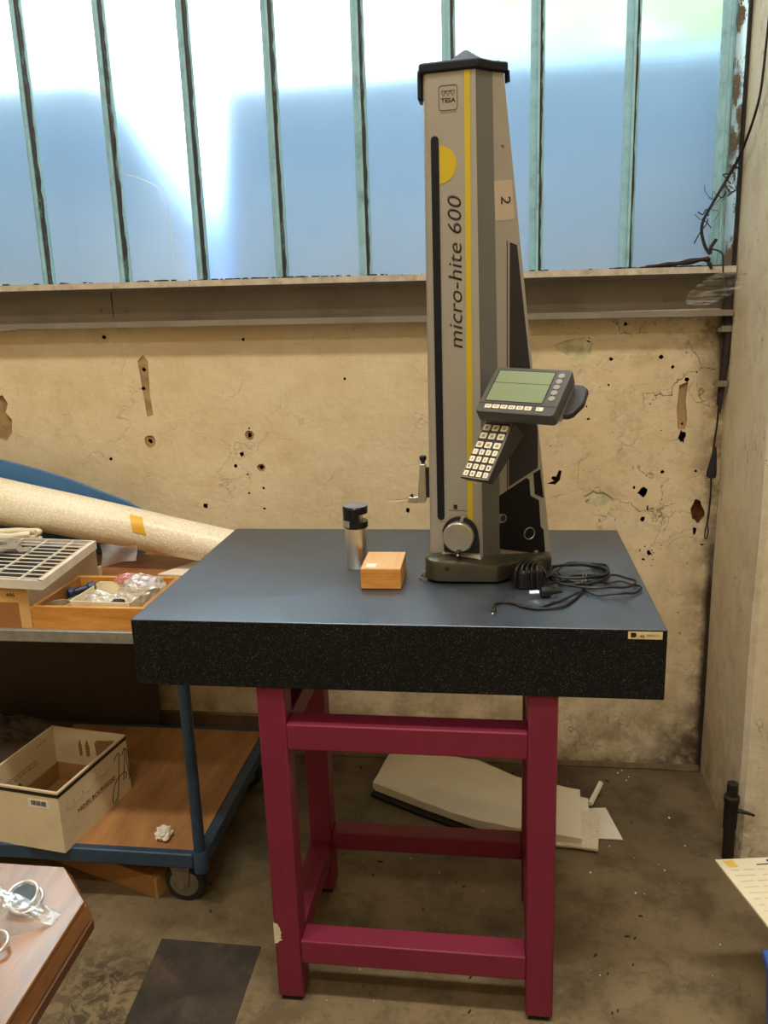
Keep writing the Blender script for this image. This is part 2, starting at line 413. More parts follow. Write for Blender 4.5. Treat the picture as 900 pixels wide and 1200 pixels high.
def tube(bm, pts, r, n=8, k=5, closed=False, mi=0):
    P = smooth_path(pts, k, closed) if k > 1 else [V(p) for p in pts]
    rf = r if callable(r) else (lambda t: r)
    rings = []; N = len(P); up = None
    for i, p in enumerate(P):
        d = (P[(i + 1) % N] - P[i - 1]) if closed else (P[min(i + 1, N - 1)] - P[max(i - 1, 0)])
        if d.length < 1e-9: d = V((0, 0, 1))
        d.normalize()
        if up is None: up = frame_of(d)[0]
        up = (up - d * up.dot(d)); up = up.normalized() if up.length > 1e-6 else frame_of(d)[0]
        s = d.cross(up); rr = rf(i / max(1, N - 1))
        rings.append([bm.verts.new(p + (up * math.cos(2 * math.pi * j / n) + s * math.sin(2 * math.pi * j / n)) * rr) for j in range(n)])
    for i in range(N if closed else N - 1):
        a, b = rings[i], rings[(i + 1) % N]
        for j in range(n): bm.faces.new((a[j], a[(j + 1) % n], b[(j + 1) % n], b[j])).material_index = mi
    if not closed:
        bm.faces.new(list(reversed(rings[0]))).material_index = mi; bm.faces.new(rings[-1]).material_index = mi
    return bm

def sheet(bm, fn, nu, nv, th=None, mi=0):
    """grid surface fn(u,v)->point; th = thickness vector to close it into a solid"""
    g = [[bm.verts.new(fn(i / nu, j / nv)) for j in range(nv + 1)] for i in range(nu + 1)]
    for i in range(nu):
        for j in range(nv): bm.faces.new((g[i][j], g[i + 1][j], g[i + 1][j + 1], g[i][j + 1])).material_index = mi
    if th is not None:
        t = V(th); h = [[bm.verts.new(v.co + t) for v in row] for row in g]
        for i in range(nu):
            for j in range(nv): bm.faces.new((h[i][j], h[i][j + 1], h[i + 1][j + 1], h[i + 1][j])).material_index = mi
        for i in range(nu):
            bm.faces.new((g[i][0], h[i][0], h[i + 1][0], g[i + 1][0])); bm.faces.new((g[i + 1][nv], h[i + 1][nv], h[i][nv], g[i][nv]))
        for j in range(nv):
            bm.faces.new((g[0][j + 1], h[0][j + 1], h[0][j], g[0][j])); bm.faces.new((g[nu][j], h[nu][j], h[nu][j + 1], g[nu][j + 1]))
        bmesh.ops.recalc_face_normals(bm, faces=bm.faces)
    return bm

ORG = {}
def tag(o, label=None, cat=None, group=None, kind=None):
    if label: o['label'] = label
    if cat: o['category'] = cat
    if group: o['group'] = group
    if kind: o['kind'] = kind
    return o

def thing(name, loc, label, cat, group=None, kind=None):
    o = bpy.data.objects.new(name, None); COL.objects.link(o)
    o.empty_display_size = .05; o.location = loc; ORG[o] = V(loc)
    return tag(o, label, cat, group, kind)

def obj(name, bm, mats, parent=None, loc=None, smooth=None, bevel=0, seg=2, label=None, cat=None, group=None, kind=None):
    """link bm (given in world coordinates) as one mesh object"""
    org = ORG[parent] if parent else V(loc or (0, 0, 0))
    bm.normal_update()
    me = bpy.data.meshes.new(name); bm.to_mesh(me); bm.free()
    me.transform(Matrix.Translation(-org))
    for m in (mats if isinstance(mats, (list, tuple)) else [mats]): me.materials.append(m)
    o = bpy.data.objects.new(name, me); COL.objects.link(o); ORG[o] = org
    if parent: o.parent = parent
    else: o.location = org
    if bevel:
        md = o.modifiers.new('bevel', 'BEVEL'); md.width = bevel; md.segments = seg; md.limit_method = 'ANGLE'; md.angle_limit = .6
    if smooth or bevel:
        me.polygons.foreach_set('use_smooth', [True] * len(me.polygons))
        me.set_sharp_from_angle(angle=math.radians(smooth if smooth else 40))
    return tag(o, label, cat, group, kind)

def text(name, s, length, height, origin, xd, yd, mat, parent, depth=.0006, shear=0, weight=0, label=None):
    cu = bpy.data.curves.new('t', 'FONT'); cu.body = s; cu.size = 1; cu.shear = shear; cu.resolution_u = 3
    cu.offset = weight
    to = bpy.data.objects.new('t', cu); COL.objects.link(to)
    dg = bpy.context.evaluated_depsgraph_get(); dg.update()
    me0 = bpy.data.meshes.new_from_object(to.evaluated_get(dg))
    bpy.data.objects.remove(to); bpy.data.curves.remove(cu)
    xs = [v.co.x for v in me0.vertices]; ys = [v.co.y for v in me0.vertices]
    x0, x1, y0, y1 = min(xs), max(xs), min(ys), max(ys)
    xd = V(xd).normalized(); yd = V(yd).normalized(); nd = xd.cross(yd); o = V(origin)
    sx = length / (x1 - x0); sy = height / (y1 - y0)
    bm = B(); bm.from_mesh(me0); bpy.data.meshes.remove(me0)
    for v in bm.verts: v.co = o + xd * (v.co.x - x0) * sx + yd * (v.co.y - y0) * sy
    r = bmesh.ops.extrude_face_region(bm, geom=bm.faces[:])
    for e in r['geom']:
        if isinstance(e, bmesh.types.BMVert): e.co += nd * depth
    bmesh.ops.recalc_face_normals(bm, faces=bm.faces)
    return obj(name, bm, mat, parent, label=label)

def copy_part(o, parent, delta=(0, 0, 0)):
    c = o.copy(); COL.objects.link(c); c.parent = parent; c.location = V(o.location) + V(delta); ORG[c] = ORG[o]; return c

def irregular(cx, cz, rx, rz, n=9, jit=.3, seed=0):
    R = random.Random(seed)
    return [(cx + rx * math.cos(2 * math.pi * i / n) * (1 + R.uniform(-jit, jit)), cz + rz * math.sin(2 * math.pi * i / n) * (1 + R.uniform(-jit, jit))) for i in range(n)]

# ------------------------------------------------------------------ setting
YW = 1.014
obj('floor', box(B(), -2.6, 2.6, -4.1, 1.2, -.1, 0), m_floor, kind='structure')
obj('ceiling', box(B(), -2.7, 2.7, -4.1, 1.2, 5.6, 5.7), m_ceil, kind='structure')
obj('wall_left', box(B(), -2.7, -2.6, -4.1, 1.2, 0, 5.6), m_room, kind='structure')
obj('wall_right', box(B(), 2.6, 2.7, -4.1, 1.2, 0, 5.6), m_room, kind='structure')
obj('wall_front', box(B(), -2.6, 2.6, -4.2, -4.1, 0, 5.6), m_room, kind='structure')
obj('wall_back_right', box(B(), 1.405, 2.6, YW, YW + .14, 0, 5.6), m_grey_room, kind='structure')

# window wall with drilled holes and broken-out places cut into it
wb = box(B(), -2.6, 1.33, YW, YW + .14, 0, 1.402)
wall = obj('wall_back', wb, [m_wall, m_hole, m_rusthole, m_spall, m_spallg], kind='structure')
obj('wall_back_upper', box(B(), -2.6, -1.36, YW, YW + .14, 1.50, 5.6), m_room, kind='structure')
cut = B()
HOLES = [(-.484, 1.374, .006), (-.049, 1.355, .005), (-.369, 1.274, .006), (-.375, 1.217, .006), (-.371, 1.054, .007),
         (-.506, .999, .005), (-.05, 1.09, .003), (-.052, 1.069, .008), (-.078, 1.011, .008), (-.021, .968, .008),
         (-.102, .974, .006), (-.066, .947, .003), (-.018, .904, .004), (-.065, .888, .004), (-.209, .847, .009), (-.02, .839, .004),
         (.428, .834, .007), (1.115, .89, .013), (1.119, .808, .007), (1.182, 1.246, .005),
         (1.222, 1.21, .006), (1.217, 1.085, .004), (.862, .932, .006), (1.14, .704, .006), (1.050, 1.367, .005), (.251, 1.233, .004),
         (1.150, 1.275, .006), (1.168, .948, .005), (.95, 1.14, .003), (1.26, .95, .004), (1.01, 1.2, .003)]
def cutter(poly, depth, mi):
    loft(cut, [[(x, YW - .01, z) for x, z in poly], [(x, YW + depth, z) for x, z in poly]], mi)
for i, (x, z, r) in enumerate(HOLES): cutter(irregular(x, z, r, r, 9, .28 if r < .0075 else .45, i), .045, 1)
cutter(irregular(1.270, .830, .0185, .033, 17, .28, 77), .016, 2)
cutter([(1.262, .784), (1.272, .780), (1.270, .765), (1.265, .758), (1.262, .768)], .012, 1)
cutter(irregular(1.217, 1.050, .0085, .019, 13, .45, 78), .014, 1)
R = random.Random(31)
for k in range(16):
    a = R.uniform(0, 6.3); d = abs(R.gauss(0, .018)); cutter(irregular(1.14 + d * math.cos(a), .704 + d * math.sin(a), R.uniform(.001, .0045), R.uniform(.001, .0045), 7, .5, 300 + k), .03, 1)
for k in range(46):
    x = 1.31 - .5 * R.random() ** 1.4; z = R.uniform(.30, 1.38); w = R.uniform(.0009, .0028)
    cutter(irregular(x, z, w * R.choice((1, 1, 2.2)), w * R.choice((1, 1, 2.6)), 6, .5, 400 + k), .02, 1)
for i, (x, z, rx, rz) in enumerate([(-.371, 1.054, .018, .019), (-.369, 1.274, .011, .012), (-.052, 1.069, .014, .015), (-.021, .968, .013, .012)]):
    cutter(irregular(x + .0003, z, rx, rz, 14, .1, 50 + i), .004, 3)
cutter([(-.385, 1.300), (-.366, 1.318), (-.352, 1.298), (-.356, 1.2), (-.352, 1.135), (-.372, 1.13), (-.378, 1.21)], .0025, 3)
cutter([(-.88, 1.195), (-.842, 1.205), (-.828, 1.178), (-.84, 1.15), (-.822, 1.128), (-.828, 1.085), (-.85, 1.06), (-.88, 1.07)], .009, 3)
cutter([(1.203, 1.195), (1.226, 1.205), (1.222, 1.15), (1.229, 1.10), (1.224, 1.07), (1.204, 1.072), (1.199, 1.13)], .006, 3)
cutter(irregular(.915, 1.305, .045, .03, 13, .45, 61), .002, 4)
cutter(irregular(.985, .865, .035, .022, 13, .45, 62), .003, 4)
cutter([(.842, .915), (.86, .922), (.868, .935), (.876, .955), (.884, .953), (.879, .925), (.866, .912)], .008, 1)
bmesh.ops.recalc_face_normals(cut, faces=cut.faces)
cm = bpy.data.meshes.new('cut'); cut.to_mesh(cm); cut.free()
for m in (m_wall, m_hole, m_rusthole, m_spall, m_spallg): cm.materials.append(m)
co = bpy.data.objects.new('cut', cm); COL.objects.link(co)
md = wall.modifiers.new('b', 'BOOLEAN'); md.operation = 'DIFFERENCE'; md.object = co; md.solver = 'EXACT'
try: md.use_self = True
except Exception: pass
dg = bpy.context.evaluated_depsgraph_get(); dg.update()
nm = bpy.data.meshes.new_from_object(wall.evaluated_get(dg))
wall.modifiers.clear(); wall.data = nm; bpy.data.objects.remove(co)

# pillar at the right
pb = B(); rings = []
R = random.Random(3)
for z in [0, .03, .08, .15, .3, .5, .7, .9, 1.1, 1.3, 1.6, 2, 2.6, 3.2, 4.4, 5.6]:
    e = .004 * (R.random() - .5); fl = .012 if z < .1 else 0
    rings.append([(1.326 + e * .4, 1.154, z), (1.326 + e, .80, z), (1.323 - fl * .4 + e, .607, z), (1.335 + e, .594 - fl, z), (1.405, .592 - fl, z), (1.405, 1.154, z)])
loft(pb, rings)
pillar = obj('wall_pillar', pb, m_pillar, smooth=30, kind='structure')
tb = B(); R = random.Random(2); rr_ = []
for k in range(120):
    x = -2.6 + 3.922 * k / 119; d = .010 + .008 * mnoise.noise(V((x * 9, 0, 0))); h = .016 + .012 * mnoise.noise(V((x * 7, 3, 0)))
    rr_.append([(x, YW - d - .008, 0), (x, YW - d * .5, h * .7), (x, YW + .004, h), (x, YW + .004, 0)])
loft(tb, rr_)
obj('baseboard_back', tb, M('plinth_dirt', (98, 82, 56), .9, var=.35, scale=20, bump=.8, bscale=60), bevel=.008, kind='structure')
obj('trim_1', box(B(), -2.6, -.02, YW - .02, YW, .09, .138), m_skirt, kind='structure')

# steel channel under the window (it sags a little to the right)
def zs(x): return -.0108 * (x + .78)
def xbeam(bm, prof, x0=-2.6, x1=1.322, mi=0):
    loft(bm, [[(x0, y, z + zs(x0)) for y, z in prof], [(x1, y, z + zs(x1)) for y, z in prof]], mi)
beam = obj('trim_2', B(), m_steel, kind='structure')
b = B()
xbeam(b, [(.965, 1.517), (.965, 1.5315), (1.12, 1.5315), (1.12, 1.405), (.965, 1.405), (.965, 1.421), (1.036, 1.421), (1.042, 1.430), (1.044, 1.508), (1.040, 1.517)])
o = obj('steel_channel', b, m_steel, beam)
b = B(); xbeam(b, [(.9635, 1.5165), (.9635, 1.5335), (1.0, 1.5335), (1.0, 1.5320), (.9650, 1.5320), (.9650, 1.5165)][::-1])
obj('sill_edge', b, m_lip, beam, label='pale dusty front edge of the steel sill')
for x, z in ((-.50, 1.455), (-.417, 1.457), (.49, 1.452), (1.16, 1.45)):
    obj('bolt', lathe(B(), (x, 1.043, z + zs(x)), (0, -1, 0), [(.006, 0), (.006, .003), (.004, .005), (0, .005)], 10), m_steel, beam)
b = B(); box(b, -.4605, -.459, 1.0405, 1.044, 1.428, 1.505)
obj('joint', b, m_crumb, beam)
b = B(); R = random.Random(5)
for i in range(260):
    x = R.choice([R.uniform(-.8, 1.3), R.uniform(-.35, .35), R.uniform(1.0, 1.3)]); s = R.uniform(.001, .0045)
    z = 1.5335 + zs(x)
    box(b, x - s * R.uniform(.6, 2), x + s, .966 + R.random() * .02, .99, z, z + s)
obj('grime', b, m_crumb, beam, kind='stuff')

# ------------------------------------------------------------------ window
win = thing('window_1', (0, YW, 1.53), None, None, kind='structure')
BARS = [-1.36, -1.12, -.878, -.635, -.392, -.153, .085, .329, .572, .805, 1.047, 1.282]
for i in range(len(BARS) - 1):
    x0, x1 = BARS[i], BARS[i + 1]; z0 = 1.515
    obj('pane', box(B(), x0 + .012, x1 - .008, 1.020, 1.026, z0, 3.8), m_glass, win)
R = random.Random(11)
for x in BARS:
    b = B()
    prism(b, [(x - .021, 1.019), (x - .021, 1.012), (x - .012, 1.005), (x - .004, 1.005), (x - .003, .990), (x + .003, .990), (x + .004, 1.008), (x + .016, 1.012), (x + .016, 1.019)], 1.515, 3.8)
    bar = obj('glazing_bar', b, m_teal, win)
    b = B(); rings = []
    for k in range(90):
        z = 1.518 + 2.27 * k / 89; w = .0055 + R.uniform(-.0022, .0018)
        rings.append([(x + .0035, 1.011, z), (x + .0035, .996, z), (x + .0035 + w, .999, z), (x + .0055 + w, 1.0115, z)])
    loft(b, rings); obj('putty', b, m_putty, bar)
obj('window_head', box(B(), -1.36, 1.32, 1.0, 1.154, 3.785, 5.6), m_room, win)
pane_crack = tube(B(), [(-.377, 1.0185, 1.834), (-.303, 1.0185, 1.808), (-.251, 1.0185, 1.764), (-.245, 1.0185, 1.67), (-.244, 1.0185, 1.599), (-.224, 1.0185, 1.563)], .0011, 5)
obj('pane_crack', pane_crack, m_white, win)
jb = thing('trim_3', (1.3, YW, 1.51), None, None, kind='structure')
obj('jamb_bar', prism(B(), [(1.272, 1.018), (1.268, 1.0), (1.290, .996), (1.294, 1.018)], 1.515, 3.8), m_teal, jb)
obj('peeling_strip', box(B(), 1.295, 1.321, 1.000, 1.003, 1.512, 3.8), m_jamb, jb, label='white jamb strip with flaking paint')
obj('dark_gap', box(B(), 1.3185, 1.3245, .982, 1.0, 1.512, 3.8), m_rustpipe, jb)

# outside, blurred by the frosted panes
prof = [(-2.3, 0), (-.30, 0), (-.30, 1.70), (-.52, 2.15), (-.60, 2.19), (-2.3, 2.19)]
slab_b = slab(B(), [(x, 1.32, z) for x, z in prof], (0, .8, 0))
tank = thing('blue_tank', (-1.2, 1.7, 0), 'blue sloping-ended tank blurred behind the left frosted panes', 'tank')
obj('shell', slab_b, m_outblue, tank, bevel=.03)
skip = thing('blue_container', (1.2, 1.7, 0), 'long blue container blurred behind the middle and right frosted panes', 'container')
obj('shell', box(B(), -.19, 3.0, 1.32, 2.1, 0, 2.15), m_outblue, skip, bevel=.06, seg=3)
b = B(); R = random.Random(21)
for i in range(150):
    c = V((R.uniform(.55, 2.9), R.uniform(2.4, 2.9), R.uniform(2.0, 3.7)))
    bmesh.ops.create_icosphere(b, subdivisions=1, radius=R.uniform(.12, .22), matrix=Matrix.Translation(c))
hd = thing('hedge', (1.5, 2.6, 0), 'yellow-green tree foliage glowing through the upper right panes', 'tree')
obj('foliage', b, m_hedge, hd)
obj('trunk', lathe(B(), (1.5, 2.65, 0), (0, 0, 1), [(.09, 0), (.07, 1.2), (.05, 2.5)], 10), m_twig, hd)

# ------------------------------------------------------------------ granite plate and stand
H = .8683; HB = H - .1356; D = .6695
b = box(B(), 0, 1, 0, D, HB, H)
b.faces.ensure_lookup_table()
for f in b.faces:
    if f.normal.z > .5 or f.calc_center_median().z > H - 1e-4: f.material_index = 1
sp = thing('surface_plate', (.5, .33, HB), 'thick black granite surface plate with bluish sheen, lying on the magenta stand', 'surface plate')
obj('slab', b, [m_gran, m_grant], sp, bevel=.0025)
np_ = obj('nameplate', box(B(), .932, .991, -.0016, 0, .851, .8645), m_plate, sp, label='small brass nameplate on the front edge')
b = B(); lathe(b, (.942, -.0016, .8585), (0, -1, 0), [(.0042, 0), (.0042, .0005), (.002, .0006), (.002, .0008)], 14); box(b, .9365, .9400, -.0023, -.0016, .8545, .8630); box(b, .9365, .9455, -.0023, -.0016, .8615, .8630)
obj('emblem', b, m_ink, np_)
text('lettering', '. 40', .012, .0042, (.948, -.0016, .8545), (1, 0, 0), (0, 0, 1), m_ink, np_)
text('lettering', '000347/1', .022, .004, (.964, -.0016, .8565), (1, 0, 0), (0, 0, 1), m_grayink, np_)

st = thing('plate_stand', (.525, .2, 0), 'magenta welded steel stand carrying the granite plate', 'stand')
XL, XR, YF, YB, LW = .2379, .8135, .0063, .344, .0547
for (x, y) in ((XL, YF), (XR - LW, YF), (XL, YB), (XR - LW, YB)):
    leg = obj('leg', box(B(), x, x + LW, y, y + LW, .012, HB), m_mag, st, bevel=.003)
    obj('foot', box(B(), x + .006, x + LW - .006, y + .006, y + LW - .006, 0, .012), m_pad, leg)
def rail(x0, x1, y0, y1, z0, z1): return obj('rail', box(B(), x0, x1, y0, y1, z0, z1), m_mag, st, bevel=.003)
rail(XL + LW, XR - LW, YF + .0008, YF + LW, .598, .653)
rail(XL + LW, XR - LW, YF + .0008, YF + LW, .0985, .1536)
rail(XL + LW, XR - LW, YB + .004, YB + LW - .002, .128, .176)
for x in (XL, XR - LW):
    rail(x + .002, x + LW - .002, YF + LW, YB, .0985, .1536)
    rail(x + .002, x + LW - .002, YF + LW, YB, .598, .653)
    obj('gusset', slab(B(), [(x + .022, YF + LW, HB), (x + .022, YF + LW + .045, HB), (x + .022, YF + LW, HB - .07)], (.010, 0, 0)), m_mag, st)
# a blistered chip in the paint of the front left leg
b = B()
pts = [(XL - .0004, .194), (XL + .006, .1935), (XL + .0095, .191), (XL + .0105, .186), (XL + .0135, .183), (XL + .0125, .178), (XL + .0155, .173), (XL + .0135, .167), (XL + .0145, .161), (XL + .0118, .158), (XL + .0165, .1545), (XL + .010, .1515), (XL + .0075, .147), (XL - .0004, .1445)]
slab(b, [(x, YF, z) for x, z in pts], (0, -.0009, 0)); box(b, XL - .0008, XL, YF, YF + .012, .1445, .194)
obj('paint_chip', b, m_chip, st, label='pale patch where the magenta paint has flaked off')

# ------------------------------------------------------------------ height gauge
hg = thing('height_gauge', (.66, .33, H), 'tall grey motorised height gauge with yellow stripe standing on the granite plate', 'height gauge')
# base casting
def arc(cx, cy, r, a0, a1, n=6): return [(cx + r * math.cos(math.radians(a0 + (a1 - a0) * i / n)), cy + r * math.sin(math.radians(a0 + (a1 - a0) * i / n))) for i in range(n + 1)]
outline = arc(.588, .273, .040, 180, 262, 7) + [(.64, .2335)] + arc(.692, .258, .024, 275, 320, 4) + [(.80, .330)] + arc(.806, .346, .012, 320, 360, 3) + [(.818, .46), (.548, .46)]
def btop(x, y): return .9185 - max(0, (x - .55)) * .058 - max(0, x - .70) * .04
cx0, cy0 = .67, .35
def inset(p, d):
    v = V((p[0] - cx0, p[1] - cy0)); l = v.length; v = v * ((l - d) / l); return (cx0 + v.x, cy0 + v.y)
b = B(); rings = [[(x, y, H + .006) for x, y in outline], [(*inset(p, .0)[:2], btop(*p) - .007) for p in outline]]
rings.append([(*inset(p, .002), btop(*p) - .002) for p in outline]); rings.append([(*inset(p, .007), btop(*p) + .001) for p in outline])
rings.append([(*inset(p, .045), btop(*p) + .006) for p in outline])
loft(b, rings)
base = obj('base', b, m_base, hg, smooth=35)
for x, y in ((.552, .268), (.70, .262), (.80, .37), (.58, .43), (.80, .44)):
    obj('foot', lathe(B(), (x, y, H), (0, 0, 1), [(.014, 0), (.014, .007)], 16), m_pad, base)
obj('foot_screw', lathe(B(), (.546, .262, H), (0, 0, 1), [(.011, 0), (.011, .006), (.004, .006), (.004, .016)], 14), m_zinc, base)
obj('base_mark', lathe(B(), (.597, .2345, .9015), (0, -1, 0), [(.0045, -.002), (.0045, .0012)], 12), m_matblack, base)

# column: front face F(s,z), side face S(s,z)
P1 = V((.556, .285, 0)); E1 = V((.9911, -.1327, 0)); N1 = V((-.1327, -.9911, 0))
P2 = V((.690, .300, 0)); E2 = V((.866, .5, 0)); N2 = V((.5, -.866, 0))
def F(s, z, off=0.): return P1 + E1 * s + N1 * off + V((0, 0, z))
def S(s, z, off=0.): return P2 + E2 * s + N2 * off + V((0, 0, z))
def ring(z):
    t = (z - .90) / .962; m = lambda a, b_: a + (b_ - a) * t
    s0, s1, f0, f1 = m(-.0003, .0038), m(.1156, .1054), m(.0209, .0015), m(.1463, .0254)
    r = .012; c = F(s0 + r, z, -r); pts = []
    for k in range(6):
        a = math.pi + k * math.pi / 2 / 5
        pts.append(c + E1 * r * math.cos(a) - N1 * r * math.sin(a))
    p = pts + [F(s1, z), S(f0, z), S(f1, z)]
    back = S(f1, z, -.018); p += [back, V((.70, .415, z)), F(s0, z, -.13)]
    return p
b = B(); loft(b, [ring(.895), ring(1.862)], 0, True, {6: 1})
col = obj('column', b, [m_beige, m_bevel], hg, smooth=25)
def fdecal(name, pts, mat, off=.0008, parent=col, base_off=0., label=None):
    return obj(name, slab(B(), [F(s, z, base_off) for s, z in pts], N1 * off), mat, parent, label=label)
def sdecal(name, pts, mat, off=.0008, parent=col, base_off=0., label=None):
    return obj(name, slab(B(), [S(s, z, base_off) for s, z in pts], N2 * off), mat, parent, label=label)
# slot cover strip
pts = [(.0268 + .0076 * math.cos(a), 1.7415 + .0076 * math.sin(a)) for a in [math.pi * k / 10 for k in range(11)]] + \
      [(.0270 + .0076 * math.cos(a), 1.0030 + .0076 * math.sin(a)) for a in [math.pi + math.pi * k / 10 for k in range(11)]]
obj('slot_strip', slab(B(), [F(s, z) for s, z in pts], N1 * .003), m_black, hg, bevel=.0015, label='long black strip closing the slot')
obj('yellow_stripe', slab(B(), [F(s, z) for s, z in ((.0846, 1.8615), (.0950, 1.8615), (.0955, .985), (.0838, .985))], N1 * .0010), m_yellow, hg, label='yellow vertical stripe')
fdecal('yellow_disc', [(.0352, 1.7315)] + [(.0352 + .0330 * math.cos(a), 1.697 + .0345 * math.sin(a)) for a in [math.pi / 2 - math.pi * k / 18 for k in range(1, 18)]] + [(.0352, 1.6625)], m_yellow)
text('lettering', 'micro-hite 600', .289, .0268, F(.0765, 1.352), (0, 0, 1), -E1, m_ink, col, .0008, .22, -.004)
# maker's emblem
b = B(); q = []
for cx, cz, a0 in ((.0661, 1.8300, 0), (.0409, 1.8300, 90), (.0409, 1.7972, 180), (.0661, 1.7972, 270)):
    for k in range(4):
        a = math.radians(a0 + 30 * k); q.append(F(cx + .005 * math.cos(a), cz + .005 * math.sin(a), .0004))
tube(b, q, .0005, 4, 1, True)
for k in range(3):
    x = .0405 + .0087 * k
    tube(b, [F(x, 1.8258, .0004), F(x + .0087, 1.8258, .0004), F(x + .00435, 1.8165, .0004)], .0006, 4, 1, True)
obj('emblem', b, m_ink, col)
text('lettering', 'TESA', .0275, .0078, F(.0400, 1.8055), E1, (0, 0, 1), m_ink, col, .0006, 0, .012)
text('lettering', 'SWISS MADE', .031, .0026, F(.0382, 1.7876), E1, (0, 0, 1), m_grayink, col, .0005)
fdecal('square_mark', [(.054, 1.020), (.062, 1.020), (.062, 1.029), (.054, 1.029)], m_matblack)
fdecal('cover_seam', [(.043, 1.0165), (.080, 1.0165), (.080, 1.0172), (.043, 1.0172)], m_greypanel, .0004)
# side panels
sdecal('dark_line', [(.0331, 1.556), (.0349, 1.556), (.0374, 1.042), (.0354, 1.042)], m_matblack, .0006)
up = sdecal('upper_panel', [(.0404, 1.5528), (.0562, 1.5478), (.0892, 1.3045), (.1095, 1.1693), (.1106, 1.0919), (.0404, 1.0586)], m_greypanel, .0012, hg)
lo = obj('lower_panel', slab(B(), [S(s, z) for s, z in [(.016, 1.0404), (.0826, 1.0725), (.0896, 1.068), (.0928, 1.0326), (.1144, 1.02), (.1195, .9606), (.1271, .9519), (.1323, .8985), (.128, .8952), (.1165, .8984), (.1140, .9075), (.1050, .9088), (.1023, .9025), (.0215, .9226), (.0173, .926), (.0167, .9797), (.024, .9818), (.0300, .9905), (.025, .9997), (.0166, 1.0018)]], N2 * .0012), m_carbon, hg, label='black carbon-look lower cover')
sdecal('side_panel', [(.1001, 1.0805), (.1164, 1.0875), (.1259, 1.0244), (.1043, 1.0345)], m_carbon, .0012, hg)
b = B(); tube(b, [S(.0909 + .0128 * math.cos(a), .9484 + .0128 * math.sin(a), .0014) for a in [2 * math.pi * k / 24 for k in range(24)]], .0013, 6, 1, True)
obj('ring', b, m_trim, lo)
b = B(); tube(b, [S(.0255 + .0075 * math.cos(a), .9907 + .0085 * math.sin(a), .0014) for a in [2 * math.pi * k / 20 for k in range(20)]], .0010, 6, 1, True); 
obj('ring', b, m_trim, lo)
obj('hole_plug', lathe(B(), S(.0250, .9907, .0), N2, [(.0065, 0), (.0065, .0013)], 16), m_matblack, lo)
for s, z, r in ((.1096, .9035, .0035), (.0237, 1.7311, .003)):
    obj('screw', lathe(B(), S(s, z), N2, [(r, 0), (r, .002), (r * .6, .003)], 12), m_zinc, hg)
lab = sdecal('number_label', [(.0045, 1.6661), (.0440, 1.6691), (.0505, 1.5961), (.0075, 1.5927)], m_labelbeige, .0006, hg, label='pale label bearing a black 2')
text('lettering', '2', .0150, .0215, S(.0200, 1.6385, .0006), (0, 0, -1), E2, m_ink, lab, .0005)
# top cap
capo = [F(-.004, 0, -.002), F(.002, 0, .005), F(.112, 0, .005), P2 + E2 * .002 + N2 * .006, P2 + E2 * .034 + N2 * .005, P2 + E2 * .036 - N2 * .03, V((.70, .423, 0)), F(-.004, 0, -.136)]
b = B(); loft(b, [[p + V((0, 0, 1.858)) for p in capo], [p + V((0, 0, 1.877)) for p in capo]])
cap = obj('top_cap', b, m_black, hg, bevel=.004, label='dark blue-black plastic top cap')
b = B(); cc = V((.640, .345, 1.909)); mid = [V((.60, .305, 1.877)), V((.675, .300, 1.877)), V((.70, .345, 1.877)), V((.66, .40, 1.877)), V((.585, .40, 1.877))]
top = [cc + (p - V((cc.x, cc.y, p.z))) * .08 for p in mid]
loft(b, [mid, top]); box(b, .694, .704, .33, .36, 1.87, 1.884)
obj('cap_ridge', b, m_black, cap)
obj('side_clip', box(B(), .5505, .5595, .290, .335, 1.815, 1.868), m_black, cap, bevel=.003)
obj('side_clip', slab(B(), [S(.033, 1.862, -.01), S(.036, 1.862, -.01), S(.0375, 1.842, -.01), S(.0345, 1.842, -.01)], N2 * .014), m_black, cap)
# hand wheel
hub = [(.0332, .9270), (.1084, .9270), (.1086, .9480)] + [(.068 + .0385 * math.cos(a), .965 + .040 * math.sin(a)) for a in [math.radians(8 + k * 16) for k in range(11)]] + [(.0330, .948)]
obj('wheel_plate', slab(B(), [F(s, z) for s, z in hub], N1 * .006), m_matblack, hg, bevel=.001)
hw = obj('hand_wheel', lathe(B(), F(.0672, .9640), N1, [(.030, .004), (.0325, .008), (.0330, .020), (.0320, .0245), (.0300, .0265), (.0, .0272)], 40), m_alu, hg, smooth=40, label='round aluminium hand wheel')
obj('crank_knob', lathe(B(), F(.0690, .9345, .026), N1 + V((0, 0, -.3)), [(.0055, 0), (.0050, .006), (.0040, .012)], 14), m_matblack, hw, smooth=40)
obj('knob_tip', lathe(B(), F(.0690, .9310, .036), N1 + V((0, 0, -.3)), [(.0032, 0), (.0030, .004), (.001, .006)], 12), m_chrome, hw, smooth=40)
obj('wheel_lever', tube(B(), [F(.0700, .990, .016), F(.0775, 1.0085, .020)], .0042, 10, 1), m_alu, hg, smooth=40)
obj('lower_plate', slab(B(), [F(.0303, .9262), F(.1090, .9262), F(.1150, .9085, .018), F(.0300, .9230, .010)], (0, 0, -.003)), m_beige, hg)
